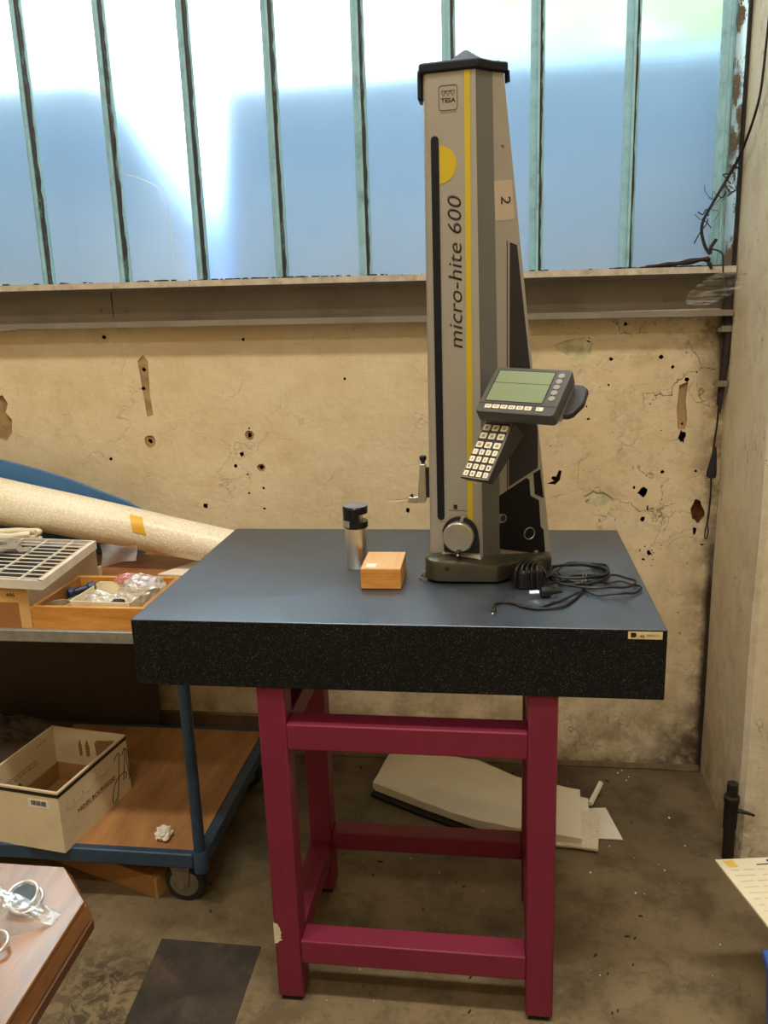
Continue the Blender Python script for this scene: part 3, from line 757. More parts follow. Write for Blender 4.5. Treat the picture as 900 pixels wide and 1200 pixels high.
# probe carriage
pb_ = obj('probe_bracket', slab(B(), [(.534, .338, 1.104), (.5465, .338, 1.104), (.5475, .338, 1.024), (.5440, .338, 1.018), (.527, .338, 1.018)], (0, .018, 0)), m_alu, hg, bevel=.0015, label='slim grey probe carriage bracket')
obj('carriage_link', box(B(), .545, .560, .340, .354, 1.03, 1.095), m_matblack, pb_)
obj('clamp_knob', lathe(B(), (.5405, .347, 1.1035), (0, 0, 1), [(.0035, 0), (.0035, .003), (.0045, .005), (.0075, .010), (.0080, .016), (.006, .018)], 14), m_matblack, pb_, smooth=40)
obj('probe_clamp', slab(B(), [(.505, .341, 1.0170), (.5275, .341, 1.0160), (.5290, .341, 1.0320), (.5235, .341, 1.0300), (.507, .341, 1.0295)], (0, .013, 0)), m_chrome, pb_, bevel=.001)
obj('clamp_screw', lathe(B(), (.5145, .3475, 1.029), (0, 0, 1), [(.004, 0), (.005, .003), (.003, .004), (.003, .007)], 10), m_matblack, pb_)
obj('probe_tip', tube(B(), [(.506, .3475, 1.0235), (.490, .3475, 1.0215), (.459, .3475, 1.0205)], lambda t: .0032 - .0014 * t, 10, 1), m_chrome, pb_)

# control unit: display and keypad
def local(c, yaw, tilt, roll):
    yaw, tilt, roll = math.radians(yaw), math.radians(tilt), math.radians(roll)
    X = V((math.cos(yaw), math.sin(yaw), 0)); n0 = V((math.sin(yaw), -math.cos(yaw), 0))
    U = V((0, 0, 1)) * math.cos(tilt) - n0 * math.sin(tilt)
    Xr = math.cos(roll) * X + math.sin(roll) * U; Ur = -math.sin(roll) * X + math.cos(roll) * U
    Nn = Xr.cross(Ur); c = V(c)
    return (lambda u, v, w=0: c + Xr * u + Ur * v + Nn * w), Xr, Ur, Nn
D_, dX, dU, dN = local((.755, .19, 1.282), -20.72, 53.28, -3.05)
w2 = .0785; hT = .0505; hB = -.0505 - .025
def rrect(u0, u1, v0, v1, r, n=4):
    pts = []
    for cu, cv, a0 in ((u1 - r, v1 - r, 0), (u0 + r, v1 - r, 90), (u0 + r, v0 + r, 180), (u1 - r, v0 + r, 270)):
        for k in range(n + 1):
            a = math.radians(a0 + 90 * k / n); pts.append((cu + r * math.cos(a), cv + r * math.sin(a)))
    return pts
b = B()
fr = rrect(-w2, w2, hB, hT, .008)
loft(b, [[D_(u, v if v > -.05 else v + .003, -.026) for u, v in fr], [D_(u, v, -.003) for u, v in fr], [D_(u * .985, (v - (hT + hB) / 2) * .98 + (hT + hB) / 2, 0) for u, v in fr]])
du = obj('display_unit', b, m_char, hg, smooth=35, label='charcoal display head with green screen')
b = B(); loft(b, [[D_(u * .97, max(v * .96, -.044), -.044) for u, v in fr], [D_(u * .995, max(v, -.062), -.024) for u, v in fr]])
obj('back_shell', b, m_greyshell, du, smooth=35)
obj('lip_groove', slab(B(), [D_(-w2, -.0500), D_(w2, -.0500), D_(w2, -.0515), D_(-w2, -.0515)], dN * .0004), m_matblack, du)
obj('screen_bezel', slab(B(), [D_(u, v, -.0005) for u, v in rrect(-.069, .048, -.0455, .0420, .003)], dN * .0011), m_matblack, du)
obj('screen', slab(B(), [D_(u, v, .0004) for u, v in rrect(-.0665, .0460, -.0438, .0050, .001)], dN * .0006), m_lcd, du)
obj('screen', slab(B(), [D_(u, v, .0004) for u, v in rrect(-.0665, .0460, .0064, .0395, .001)], dN * .0006), m_lcd, du)
for k, v in enumerate((.032, .0165, .001, -.0145, -.030)):
    o = obj('round_key', lathe(B(), D_(.0605, v), dN, [(.0065, 0), (.0065, .0012), (.005, .0018)], 16), m_roundkey, du, smooth=40)
for k, u in enumerate((-.0555, -.0395, -.0235, -.0075, .0085, .0245, .0470)):
    c = D_(u, -.0610)
    obj('function_key', slab(B(), [D_(uu, vv) for uu, vv in rrect(u - .0066, u + .0066, -.0650, -.0555, .001, 2)], dN * .0015), m_key, du)
    text('key_legend', ['F1', 'F2', 'F3', 'F4', 'F5', 'F6', 'C'][k], .006 if k < 6 else .003, .0045, D_(u - .003, -.0623, .0015), dX, dU, m_ink, du, .0003)
br = [(.060, .052), (.092, .050), (.104, .040), (.106, .004), (.094, -.026), (.086, -.032), (.060, -.034)]
obj('side_bracket', slab(B(), [D_(u, v, -.050) for u, v in br], dN * .014), m_chard, hg, bevel=.003, label='dark rounded bracket behind the display')
obj('support_arm', slab(B(), [D_(-.03, .01, -.04), D_(.02, .01, -.04), D_(.02, -.035, -.04), D_(-.03, -.035, -.04)], S(.055, 1.24) - D_(-.005, -.0125, -.04)), m_chard, hg)
K_, kX, kU, kN = local((.680, .16, 1.163), -39.94, 36.73, .93)
b = B(); kw = .0355; kb, kt = -.0617, .066
f0 = [(-kw, kb), (kw, kb), (kw, kt), (-kw, kt)]
loft(b, [[K_(-kw + .004, kb + .004, -.020), K_(kw - .004, kb + .004, -.020), K_(kw - .006, kt, -.050), K_(-kw + .006, kt, -.050)], [K_(u, v, -.002) for u, v in f0], [K_(u * .97, v * .985, 0) for u, v in f0]])
kp = obj('keypad', b, m_chard, hg, bevel=.001, label='slanted keypad handle with ivory keys')
bz = B(); 
for pa in ([(-kw * .95, kb * .97), (kw * .95, kb * .97), (kw * .95, kb * .97 + .0022), (-kw * .95, kb * .97 + .0022)], [(-kw * .95, kb * .97), (-kw * .95 + .0022, kb * .97), (-kw * .95 + .0022, kt * .93), (-kw * .95, kt * .93)],
           [(kw * .95 - .0022, kb * .97), (kw * .95, kb * .97), (kw * .95, kt * .93), (kw * .95 - .0022, kt * .93)], [(-kw * .95, kt * .93), (kw * .95, kt * .93), (kw * .95, kt * .93 + .0016), (-kw * .95, kt * .93 + .0016)]):
    slab(bz, [K_(u, v) for u, v in pa], kN * .0008)
obj('keypad_rim', bz, m_greypl, kp)
rows = [(.0497, 3), (.0317, 3), (.0123, 3), (-.0037, 4), (-.0194, 4), (-.0354, 4), (-.0506, 4)]
leg = [['A', 'B', '('], ['D', 'M', 'P'], ['R', 'S', '-'], ['7', '8', '9', '/'], ['4', '5', '6', 'x'], ['1', '2', '3', '-'], ['0', '.', '+', '=']]
for (v, n), lt in zip(rows, leg):
    for k in range(n):
        if n == 3: u = -.0215 + .0215 * k; hw_, hh = .0078, .0062
        else: u = -.0243 + .0162 * k; hw_, hh = .0056, .0056
        obj('key', slab(B(), [K_(uu, vv) for uu, vv in rrect(u - hw_, u + hw_, v - hh, v + hh, .001, 1)], kN * .0018), m_key, kp)
        if n == 4: text('key_legend', lt[k], .003, .0045, K_(u - .0015, v - .0022, .0018), kX, kU, m_ink, kp, .0003)
        else: obj('key_symbol', slab(B(), [K_(u - .004, v - .003, .0018), K_(u + .004, v - .003, .0018), K_(u + .0035, v + .003, .0018), K_(u - .003, v + .002, .0018)], kN * .0002), m_grayink, kp)

# ------------------------------------------------------------------ cylinder and wooden box on the plate
sc = thing('notched_cylinder', (.3865, .347, H), 'brushed steel cylinder with notched black head, standing left of the small wooden box', 'gauge')
obj('body', lathe(B(), (.3865, .347, H), (0, 0, 1), [(.0235, 0), (.0245, .002), (.0245, .090), (.0238, .092)], 48), m_sst, sc, smooth=40)
b = B(); hz = .0285
lathe(b, (.3865, .347, H + .092), (0, 0, 1), [(.0245, 0), (.0280, .003), (.0280, .016)], 40)
n = 40; ring_ = []
for i in range(n):
    a = 2 * math.pi * i / n; x = .3865 + .028 * math.cos(a); y = .347 + .028 * math.sin(a)
    ring_.append((min(x, .3985), y))
prism(b, ring_, H + .106, H + .128)
hd_ = obj('head', b, m_glossblack, sc, smooth=30, label='gloss black head with a notch on the right')
hc = lathe(B(), (.3865, .347, H + .126), (0, 0, 1), [(.0280, 0), (.0283, .008), (.0283, .013), (.0265, .016)], 40)
obj('head_top', hc, m_glossblack, sc, smooth=30)
obj('top_disc', lathe(B(), (.3865, .347, H + .142), (0, 0, 1), [(.0262, 0), (.0262, .0006)], 40), M('satin_blue_grey_disc', (150, 158, 172), .35, .6), sc)
b = B(); pp = []
for i in range(9):
    a = math.radians(195 + i * 7); pp.append((.3865 + .0284 * math.cos(a), .347 + .0284 * math.sin(a)))
prism(b, pp + [(.3865 + .0288 * math.cos(math.radians(195 + i * 7)), .347 + .0288 * math.sin(math.radians(195 + i * 7))) for i in reversed(range(9))], H + .097, H + .112)
obj('maker_plate', b, M('silver_plate', (180, 176, 160), .4, .5), hd_)
obj('notch_insert', box(B(), .3985, .4000, .335, .352, H + .108, H + .124), m_alu, hd_)

wbx = thing('small_wooden_box', (.468, .25, H), 'small closed orange-pine box lying in front of the height gauge on the granite', 'box')
TB = Matrix.Translation((.420, .1915, H)) @ Matrix.Rotation(math.radians(1.0), 4, 'Z')
obj('body', box(B(), 0, .084, 0, .122, .002, .0265, 0, TB), m_boxf, wbx, bevel=.0008)
obj('lid', box(B(), 0, .084, 0, .122, .0272, .0445, 0, TB), m_boxf, wbx, bevel=.0008)
obj('lid_veneer', box(B(), .0008, .0832, .0008, .1212, .0445, .0452, 0, TB), m_boxw, wbx)
obj('felt_base', box(B(), .001, .083, .001, .121, 0, .002, 0, TB), M('dark_felt', (70, 34, 20), .9), wbx)
obj('sticker', box(B(), .010, .030, .012, .036, .0452, .0455, 0, TB), m_white, wbx)
obj('finger_notch', box(B(), .0835, .0846, .05, .062, .014, .036, 0, TB), m_innerbrown, wbx)

# ------------------------------------------------------------------ power cable
pc = thing('power_cable', (.83, .22, H), 'tangle of black power cable with adapter lying beside the gauge foot', 'cable')
zc = H + .0035
b = B()
def loop(cx, cy, rx, ry, tx, ty, z, k, seed, a0=0, a1=360):
    R = random.Random(seed); out = []
    for i in range(k + 1):
        a = math.radians(a0 + (a1 - a0) * i / k); j = 1 + R.uniform(-.05, .05)
        p = V((cx, cy, 0)) + V((rx, tx, 0)) * math.cos(a) * j + V((ty, ry, 0)) * math.sin(a) * j
        out.append((p.x, p.y, z + R.uniform(0, .006)))
    return out
p = [(.799, .196, zc + .012), (.836, .240, zc + .004)] + loop(.870, .303, .059, .066, .002, .006, zc, 14, 1, -120, 420) + \
    loop(.869, .274, .062, .069, .002, .007, zc + .006, 16, 2, 60, 640) + [(.885, .232, zc + .006)] + \
    loop(.928, .201, .055, .041, .002, .006, zc + .001, 12, 3, 150, -170) + [(.864, .176, zc + .004), (.820, .130, zc), (.81, .124, zc), (.779, .092, zc), (.747, .105, zc), (.718, .120, zc), (.698, .108, zc), (.6955, .085, zc)]
tube(b, p, .0026, 8, 5)
tube(b, [(.885, .235, zc + .008), (.864, .172, zc + .003), (.846, .133, zc), (.822, .099, zc), (.779, .087, zc), (.74, .10, zc + .001)], .0026, 8, 6)
tube(b, loop(.880, .285, .052, .058, .004, .006, zc + .010, 12, 4, 30, 420), .0026, 8, 5)
tube(b, loop(.862, .268, .066, .050, .003, .006, zc + .013, 12, 6, 170, 500), .0026, 8, 5)
tube(b, [(.800, .215, zc + .02), (.818, .262, zc + .012)] + loop(.905, .232, .072, .046, .002, .006, zc + .004, 12, 9, 170, -150), .0026, 8, 5)
obj('cord', b, m_cable, pc, smooth=60)
b = B(); RR = Matrix.Translation((.765, .235, H)) @ Matrix.Rotation(math.radians(18), 4, 'Z')
box(b, -.030, .024, -.028, .030, 0, .040, 0, RR)
ad = obj('adapter', b, m_matblack, pc, bevel=.006, label='black plug-in power adapter')
b = B()
for k in range(5):
    a = k * .8
    tube(b, [(.735 + .012 * k, .205, H + .004), (.740 + .01 * k, .208, H + .044), (.760 + .006 * k, .255, H + .047 - .002 * k), (.795, .25 + .01 * k, H + .03), (.805, .235 + .02 * k, H + .006)], .0032, 8, 5)
obj('cord_wrap', b, m_cable, pc, smooth=60)
obj('plug', lathe(B(), (.784, .160, H + .011), (1, .18, 0), [(.006, 0), (.0105, .003), (.0105, .018), (.006, .028), (.0035, .045)], 14), m_matblack, pc, smooth=40)
b = B()
for dy in (-.0045, .0045): tube(b, [(.783, .160 + dy, H + .011), (.764, .1565 + dy, H + .011)], .002, 8, 1)
obj('plug_pin', b, m_chrome, pc)
obj('jack', lathe(B(), (.6955, .087, zc), (-.05, -1, 0), [(.0035, 0), (.0048, .004), (.0048, .018), (.003, .020)], 12), m_matblack, pc)
obj('jack_tip', lathe(B(), (.6945, .067, zc), (-.05, -1, 0), [(.003, 0), (.003, .012), (.0015, .015)], 10), m_chrome, pc)
b = B()
for dx in (0, .006): tube(b, [(.872 + dx, .205, H + .002), (.872 + dx, .215, H + .016), (.876 + dx, .242, H + .020), (.878 + dx, .268, H + .014)], .0011, 6, 4)
obj('wire_tie', b, m_greypl, pc)

# ------------------------------------------------------------------ trolley
tr = thing('shelf_trolley', (-.58, .57, 0), 'blue two-tier warehouse trolley with plywood decks left of the granite plate', 'trolley')
X1 = -.006; X0 = -1.22; Y0, Y1 = .268, .885; ZD = .155; ZS = .735
obj('deck', box(B(), X0 + .012, X1 - .028, Y0 + .006, Y1 - .02, ZD - .018, ZD), m_deck, tr)
def fr_(x0, x1, y0, y1): return obj('deck_rail', box(B(), x0, x1, y0, y1, .116, .156), m_bluetube, tr, bevel=.004)
fr_(X0, X1 - .03, Y0 - .012, Y0 + .010); fr_(X0, X1, Y1 - .022, Y1)
fr_(X1 - .028, X1, Y0 + .02, Y1 - .02); fr_(X0, X0 + .028, Y0, Y1)
for (x, y) in ((X1 - .015, Y0 + .002), (X0 + .015, Y0 + .002), (X1 - .015, Y1 - .004), (X0 + .015, Y1 - .004)):
    obj('post', lathe(B(), (x, y, .13), (0, 0, 1), [(.0142, 0), (.0142, ZS - .135)], 18), m_bluetube, tr, smooth=40)
    obj('post_socket', lathe(B(), (x, y, .102), (0, 0, 1), [(.014, 0), (.0185, .004), (.0185, .056), (.0165, .060)], 18), m_bluetube, tr, smooth=40)
obj('shelf', box(B(), X0, X1, Y0 - .006, Y1, ZS - .022, ZS), m_ply, tr)
obj('shelf_edge', box(B(), X0, X1, Y0 - .020, Y0 - .006, ZS - .027, ZS + .002), m_galv, tr, bevel=.002, label='galvanised front edge of the upper shelf')
for x in (-.10, -.16, -.39):
    obj('rivet', lathe(B(), (x, Y0 - .020, ZS - .012), (0, -1, 0), [(.0025, 0), (.002, .0012)], 8), m_zinc, tr)
for (x, y) in ((-.076, .300), (-1.12, .300), (-.076, .80), (-1.12, .80)):
    b = B(); rr = .0535
    lathe(b, (x, y - .016, rr), (0, 1, 0), [(.040, 0), (.050, .002), (rr, .008), (rr, .024), (.050, .030), (.040, .032)], 32)
    wheel = obj('wheel', b, m_rubber, tr, smooth=40)
    b = B(); lathe(b, (x, y - .0185, rr), (0, 1, 0), [(.034, 0), (.037, .001), (.037, .036), (.034, .037)], 28)
    obj('wheel_rim', b, m_zinc, wheel, smooth=40)
    b = B()
    for dy in (-.0255, .0225):
        slab(b, [(x - .034, y + dy, .116), (x + .022, y + dy, .116), (x + .014, y + dy, rr + .004), (x + .006, y + dy, rr - .012), (x - .008, y + dy, rr - .012), (x - .018, y + dy, rr + .010)], (0, .003, 0))
    box(b, x - .036, x + .026, y - .0255, y + .0255, .112, .116)
    lathe(b, (x, y - .029, rr), (0, 1, 0), [(.007, 0), (.007, .004)], 6)
    obj('fork', b, m_zinc, wheel)

# on the upper shelf
def lerp(a, b_, t): return V(a) + (V(b_) - V(a)) * t
rw = thing('bubble_wrap_roll', (-.10, .76, ZS), 'long roll of translucent bubble wrap lying slanted against the wall', 'packaging')
A0, A1 = V((-1.10, .775, .992)), V((-.02, .735, .7885))
def rollpt(u, v, sq=1.0):
    c = lerp(A0, A1, u); d = (A1 - A0).normalized(); x, y, _ = frame_of(d)
    r = .083 + (.054 - .083) * u; a = 2 * math.pi * v
    r *= 1 + .035 * mnoise.noise(V((u * 6, math.cos(a) * 1.3, math.sin(a) * 1.3)))
    return c + x * math.cos(a) * r * 1.0 + y * math.sin(a) * r * .92
b = B(); N_, Mm = 70, 36
rings = [[rollpt(i / N_, j / Mm) for j in range(Mm)] for i in range(N_ + 1)]
loft(b, rings)
obj('wrap', b, m_bubble, rw, smooth=60)
# tape follows the roll surface: sampled from the same function at the camera-facing upper side
def find_v(u):
    best = None
    for j in range(72):
        p = rollpt(u, j / 72); c = lerp(A0, A1, u); d = (p - c).normalized()
        s = d.dot(V((.35, -.80, .48)).normalized())
        if best is None or s > best[0]: best = (s, j / 72)
    return best[1]
vt = find_v(.74)
b = B()
def tp(u, v):
    uu = .728 + .034 * u + .024 * (v - .5); vv = vt - .065 + .13 * v
    p = rollpt(uu, vv); c = lerp(A0, A1, uu); return p + (p - c).normalized() * .002
sheet(b, tp, 4, 8, (0, -.0005, .0005))
obj('tape', b, m_tape, rw, label='piece of yellow adhesive tape')

blue = [(-1.05, 1.060), (-.90, 1.045), (-.783, 1.024), (-.68, .997), (-.572, .963), (-.48, .926), (-.404, .897), (-.36, .872), (-.36, ZS), (-1.05, ZS)]
obj('blue_foam_sheet', slab(B(), [(x, .866, z) for x, z in blue], (0, .014, 0)), m_bluesheet, None, (-.7, .873, ZS),
    label='blue foam sheet standing between the bubble wrap roll and the wall', cat='sheet')

cb = thing('shelf_carton', (-.64, .43, ZS), 'brown carton under the wire tray at the left edge of the shelf', 'carton')
b = box(B(), -.92, -.372, .263, .60, ZS, .838)
b.faces.ensure_lookup_table()
b.normal_update()
for f in b.faces:
    if f.normal.x > .5: f.material_index = 1  # right side in greyer card: its shade is put into the colour
obj('body', b, [m_carton, m_cartong], cb, bevel=.002)
obj('brown_patch', box(B(), -.52, -.400, .2615, .263, ZS + .001, .800), m_cartond, cb)
text('lettering', '446', .022, .010, (-.428, .263, .813), (1, 0, 0), (0, 0, 1), m_ink, cb)

wt = thing('wire_tray', (-.58, .43, .84), 'silver tray with a wire grid sitting on the brown carton', 'tray')
ta = V((-.995, .10, 0)); tbv = V((-.10, .995, 0)); to = V((-.322, .243, 0))
def TP(a, b_, z): return to + ta * a + tbv * b_ + V((0, 0, z))
ZT = .860
TL_, TW = .62, .33
def bar(bm, p, q, w, h):
    d = (q - p).normalized(); s = V((0, 0, 1)).cross(d).normalized() * w / 2; u = V((0, 0, h))
    loft(bm, [[p - s - u, p + s - u, p + s, p - s], [q - s - u, q + s - u, q + s, q - s]])
b = B()
bar(b, TP(0, .003, ZT), TP(TL_, .003, ZT), .006, .022); bar(b, TP(.006, 0, ZT), TP(.006, TW, ZT), .012, .022)
bar(b, TP(0, TW, ZT), TP(TL_, TW, ZT), .004, .022); bar(b, TP(TL_, 0, ZT), TP(TL_, TW, ZT), .004, .022)
obj('rim', b, m_traymetal, wt)
obj('tray_bottom', slab(B(), [TP(.05, .004, .8395), TP(TL_, .004, .8395), TP(TL_, TW, .8395), TP(.05, TW, .8395)], (0, 0, .0008)), m_matblack, wt)
for k in range(8):
    a = .065 + .078 * k
    bb = B(); bar(bb, TP(a, .004, ZT - .001), TP(a, TW - .003, ZT - .001), .0042, .004); obj('cross_bar', bb, m_traymetal, wt)
for k in range(11):
    y = .024 + .0285 * k
    obj('wire', tube(B(), [TP(.012, y, ZT - .004), TP(TL_, y, ZT - .004)], .0017, 6, 1), m_traymetal, wt)
for k, (a0, b0, a1, b1) in enumerate(((.145, .225, .33, .150), (.20, .275, .40, .215))):
    bs = thing('steel_bracket', TP((a0 + a1) / 2, (b0 + b1) / 2, ZT), ['bent grey steel bracket lying on the wire tray, the nearer one', 'bent grey steel bracket on the wire tray, behind the other'][k], 'bracket', 'brackets on the wire tray')
    d = (TP(a1, b1, 0) - TP(a0, b0, 0)); s = V((0, 0, 1)).cross(d).normalized() * .020
    pr = [(0, .001), (.12, .001), (.16, .010), (.55, .012), (.62, .004), (1, .003)]
    bb = B(); rings = []
    for t, h in pr:
        p = TP(a0, b0, ZT) + d * t
        rings.append([p - s + V((0, 0, h)), p + s + V((0, 0, h)), p + s + V((0, 0, h + .003)), p - s + V((0, 0, h + .003))])
    loft(bb, rings); obj('strip', bb, m_bracketgrey, bs)
    for t in (.06, .85):
        p = TP(a0, b0, ZT) + d * t + V((0, 0, .004))
        obj('screw_head', lathe(B(), p, (0, 0, 1), [(.005, 0), (.004, .004)], 10), m_chrome, bs)

b = B()
for k in range(7):
    tube(b, loop(-.655, .648, .085, .030, .004, .010, ZS + .012 + .0175 * k, 16, 30 + k, 0, 337), .0095, 10, 4)
obj('white_hose_coil', b, m_hose, None, (-.70, .69, ZS), smooth=60, label='coil of thick white hose behind the wire tray', cat='hose')

cd_ = thing('cable_reel', (-.46, .60, ZS), 'small grey holder with coiled cream cable behind the wooden crate', 'reel')
TR = Matrix.Translation((-.452, .600, ZS)) @ Matrix.Rotation(math.radians(-8), 4, 'Z')
b = B(); box(b, -.055, .055, -.06, .06, 0, .012, 0, TR); box(b, -.055, -.048, -.06, .06, .012, .042, 0, TR); box(b, .048, .055, -.06, .06, .012, .030, 0, TR)
obj('holder', b, m_cream, cd_, bevel=.001)
obj('holder_end', box(B(), -.048, -.030, -.061, -.045, .012, .034, 0, TR), m_matblack, cd_)
b = B()
for k in range(4): tube(b, [TR @ V(q) for q in loop(0, 0, .040 - .005 * k, .042 - .006 * k, 0, 0, .016 + .007 * k, 12, 60 + k, 0, 345)], .0042, 8, 4)
obj('cable', b, m_cream, cd_, smooth=60)

obj('paper_sheet', slab(B(), [(-.233, .664, ZS), (-.157, .655, ZS), (-.02, .68, ZS), (-.02, .81, ZS), (-.17, .775, ZS)], (0, 0, .004)), m_paper, None, (-.15, .7, ZS),
    label='white paper lying on the shelf under the roll end', cat='paper')

dr = thing('wooden_crate', (-.24, .38, ZS), 'open shallow orange wooden crate full of plastic bags on the shelf', 'drawer')
dx0, dx1, dy0, dy1, dz = -.372, -.095, .263, .492, .790
obj('front_board', box(B(), dx0, dx1, dy0, dy0 + .011, ZS, dz), m_drawerw, dr, bevel=.001)
obj('back_board', box(B(), dx0, dx1, dy1 - .011, dy1, ZS, dz), m_drawerw, dr, bevel=.001)
for x in (dx0, dx1 - .011): obj('side_board', box(B(), x, x + .011, dy0 + .011, dy1 - .011, ZS, dz), m_drawerb, dr, bevel=.001)
obj('bottom_board', box(B(), dx0 + .011, dx1 - .011, dy0 + .011, dy1 - .011, ZS, ZS + .005), m_drawerb, dr)
b = B()
for k in range(3): box(b, dx0, dx0 + .004, dy0 - .0006, dy0, ZS + .008 + .016 * k, ZS + .016 + .016 * k)
obj('dovetail', b, m_innerbrown, dr)
it = thing('ivory_tray', (-.24, .39, ZS + .006), 'ivory plastic tray inside the wooden crate', 'tray')
b = B(); zz = ZS + .006
T2 = Matrix.Translation((-.305, .318, zz)) @ Matrix.Rotation(math.radians(-3), 4, 'Z')
box(b, 0, .155, 0, .145, 0, .003, 0, T2); box(b, 0, .155, 0, .003, 0, .044, 0, T2); box(b, 0, .155, .142, .145, 0, .044, 0, T2); box(b, 0, .003, 0, .145, 0, .044, 0, T2); box(b, .152, .155, 0, .145, 0, .044, 0, T2)
obj('tray_shell', b, m_traywhite, it, bevel=.0008)
def blob_bag(name, c, r, mat, seed, label, sq=(1, 1, .7)):
    bm = B(); bmesh.ops.create_icosphere(bm, subdivisions=4, radius=1)
    for v in bm.verts:
        n = v.co.normalized(); k = 1 + .35 * mnoise.noise(n * 2.2 + V((seed, 0, 0))) + .22 * abs(mnoise.noise(n * 3.6 + V((0, seed, 0))))
        v.co = V(c) + V((n.x * r * sq[0], n.y * r * sq[1], n.z * r * sq[2])) * k
    return obj(name, bm, mat, None, c, smooth=25, label=label, cat='bag', group='plastic bags in the drawer')
blob_bag('plastic_bag', (-.160, .405, .784), .052, m_bag, 3, 'large crumpled clear bag at the right of the wooden crate', (1, .95, .62))
blob_bag('plastic_bag', (-.245, .360, .772), .034, m_bag, 9, 'small clear bag inside the ivory tray', (1.2, .8, .6))
blob_bag('plastic_bag', (-.205, .462, .790), .030, m_bagred, 5, 'red-tinted plastic bag at the back of the wooden crate', (1.6, .6, .5))
obj('black_clip', slab(B(), [(-.212, .325, .749), (-.172, .325, .749), (-.180, .325, .782), (-.204, .325, .782)], (0, .02, 0)), m_matblack, None, (-.19, .335, .749), label='small black clip at the front of the ivory tray', cat='clip')
bt = thing('blue_tool', (-.335, .425, ZS + .006), 'dark blue capped tool lying at the left of the wooden crate', 'tool')
obj('handle', lathe(B(), (-.355, .40, .772), (.75, .55, .12), [(.008, 0), (.014, .004), (.014, .014), (.009, .018), (.009, .048), (.013, .052), (.013, .066), (.006, .07)], 16), m_bluetool, bt, smooth=40)
obj('pouch', lathe(B(), (-.332, .405, ZS + .006), (0, 0, 1), [(.026, 0), (.028, .014), (.015, .024), (.0, .026)], 18), m_greyshell, bt, smooth=50)
obj('cardboard_ring', lathe(B(), (-.335, .320, ZS + .006), (0, 0, 1), [(.030, 0), (.030, .036), (.026, .036), (.026, .003), (0, .003)], 24), m_cartong, None, (-.335, .32, ZS + .006), label='round cardboard cup at the front left of the wooden crate', cat='cup')
# clear flap hanging behind the wire tray
b = B()
sheet(b, lambda u, v: V((-.352 + .085 * u, .585 + .035 * u, .845 - .06 * v - .012 * u + .02 * u * v)) + V((0, .008 * math.sin(u * 7 + v * 4), 0)), 12, 8)
for f in b.faces: f.smooth = True
obj('plastic_sleeve', b, m_bag, None, (-.30, .6, ZS), label='clear plastic sleeve behind the right corner of the wire tray', cat='sleeve')

# on the lower deck
ZK = ZD
bx = thing('white_carton', (-.46, .40, ZK), 'open soiled white cardboard wine box on the lower trolley deck', 'carton')
bo = V((-.354, .236, ZK)); ba = V((-.9895, .1443, 0)); bb_ = V((.1443, .9895, 0)); BW, BL, BH = .236, .291, .166
def BP(a, l, z): return bo + ba * a + bb_ * l + V((0, 0, z))
def wallb(name, a0, a1, l0, l1, z0, z1, mat, par=bx, bevel=0):
    return obj(name, loft(B(), [[BP(a0, l0, z0), BP(a1, l0, z0), BP(a1, l1, z0), BP(a0, l1, z0)], [BP(a0, l0, z1), BP(a1, l0, z1), BP(a1, l1, z1), BP(a0, l1, z1)]]), mat, par, bevel=bevel)
th = .006
wf = wallb('side_panel', 0, BW, 0, th, 0, BH, m_whitebox); wr = wallb('side_panel', 0, th, th, BL - th, 0, BH, m_whitebox)
wk = wallb('side_panel', 0, BW, BL - th, BL, 0, BH, m_whitebox); wl = wallb('side_panel', BW - th, BW, th, BL - th, 0, BH, m_whitebox)
wallb('bottom_panel', th, BW - th, th, BL - th, 0, .005, m_innerbrown)
b = B()
for q in ((th, BW - th, th, th + .004), (th, BW - th, BL - th - .004, BL - th), (th, th + .004, th, BL - th), (BW - th - .004, BW - th, th, BL - th)):
    loft(b, [[BP(q[0], q[2], .005), BP(q[1], q[2], .005), BP(q[1], q[3], .005), BP(q[0], q[3], .005)], [BP(q[0], q[2], .058), BP(q[1], q[2], .058), BP(q[1], q[3], .058), BP(q[0], q[3], .058)]])
obj('inner_liner', b, m_innerbrown, bx)
b = B()
loft(b, [[BP(-.0008, -.0008, BH - .014), BP(BW, -.0008, BH - .014), BP(BW, 0, BH - .014), BP(0, 0, BH - .014), BP(0, BL, BH - .014), BP(-.0008, BL, BH - .014)],
         [BP(-.0008, -.0008, BH - .005), BP(BW, -.0008, BH - .005), BP(BW, 0, BH - .005), BP(0, 0, BH - .005), BP(0, BL, BH - .005), BP(-.0008, BL, BH - .005)]])
obj('black_band', b, m_ink, bx, label='black band printed below the rim')
lb = obj('barcode_label', slab(B(), [BP(.030, 0, .118), BP(.088, 0, .118), BP(.088, 0, .140), BP(.030, 0, .140)], -bb_ * .0006), m_white, wf)
b = B(); R = random.Random(8); a = .036
while a < .080:
    w = R.choice((.0008, .0014, .0022)); slab(b, [BP(a, -.0006, .124), BP(a + w, -.0006, .124), BP(a + w, -.0006, .137), BP(a, -.0006, .137)], -bb_ * .0004); a += w + R.choice((.0008, .0014))
obj('barcode', b, m_ink, wf)
text('lettering', 'HENRI BOURGEOIS', .160, .0105, BP(0, .065, .071), bb_, (0, 0, 1), m_ink, wr, .0006)
obj('underline', slab(B(), [BP(0, .085, .0675), BP(0, .225, .0675), BP(0, .225, .0685), BP(0, .085, .0685)], -ba * .0005), m_ink, wr)
b = B()
def sw(pts, r=.0011): tube(b, [BP(-.0003, l, z) for l, z in pts], r, 5, 5)
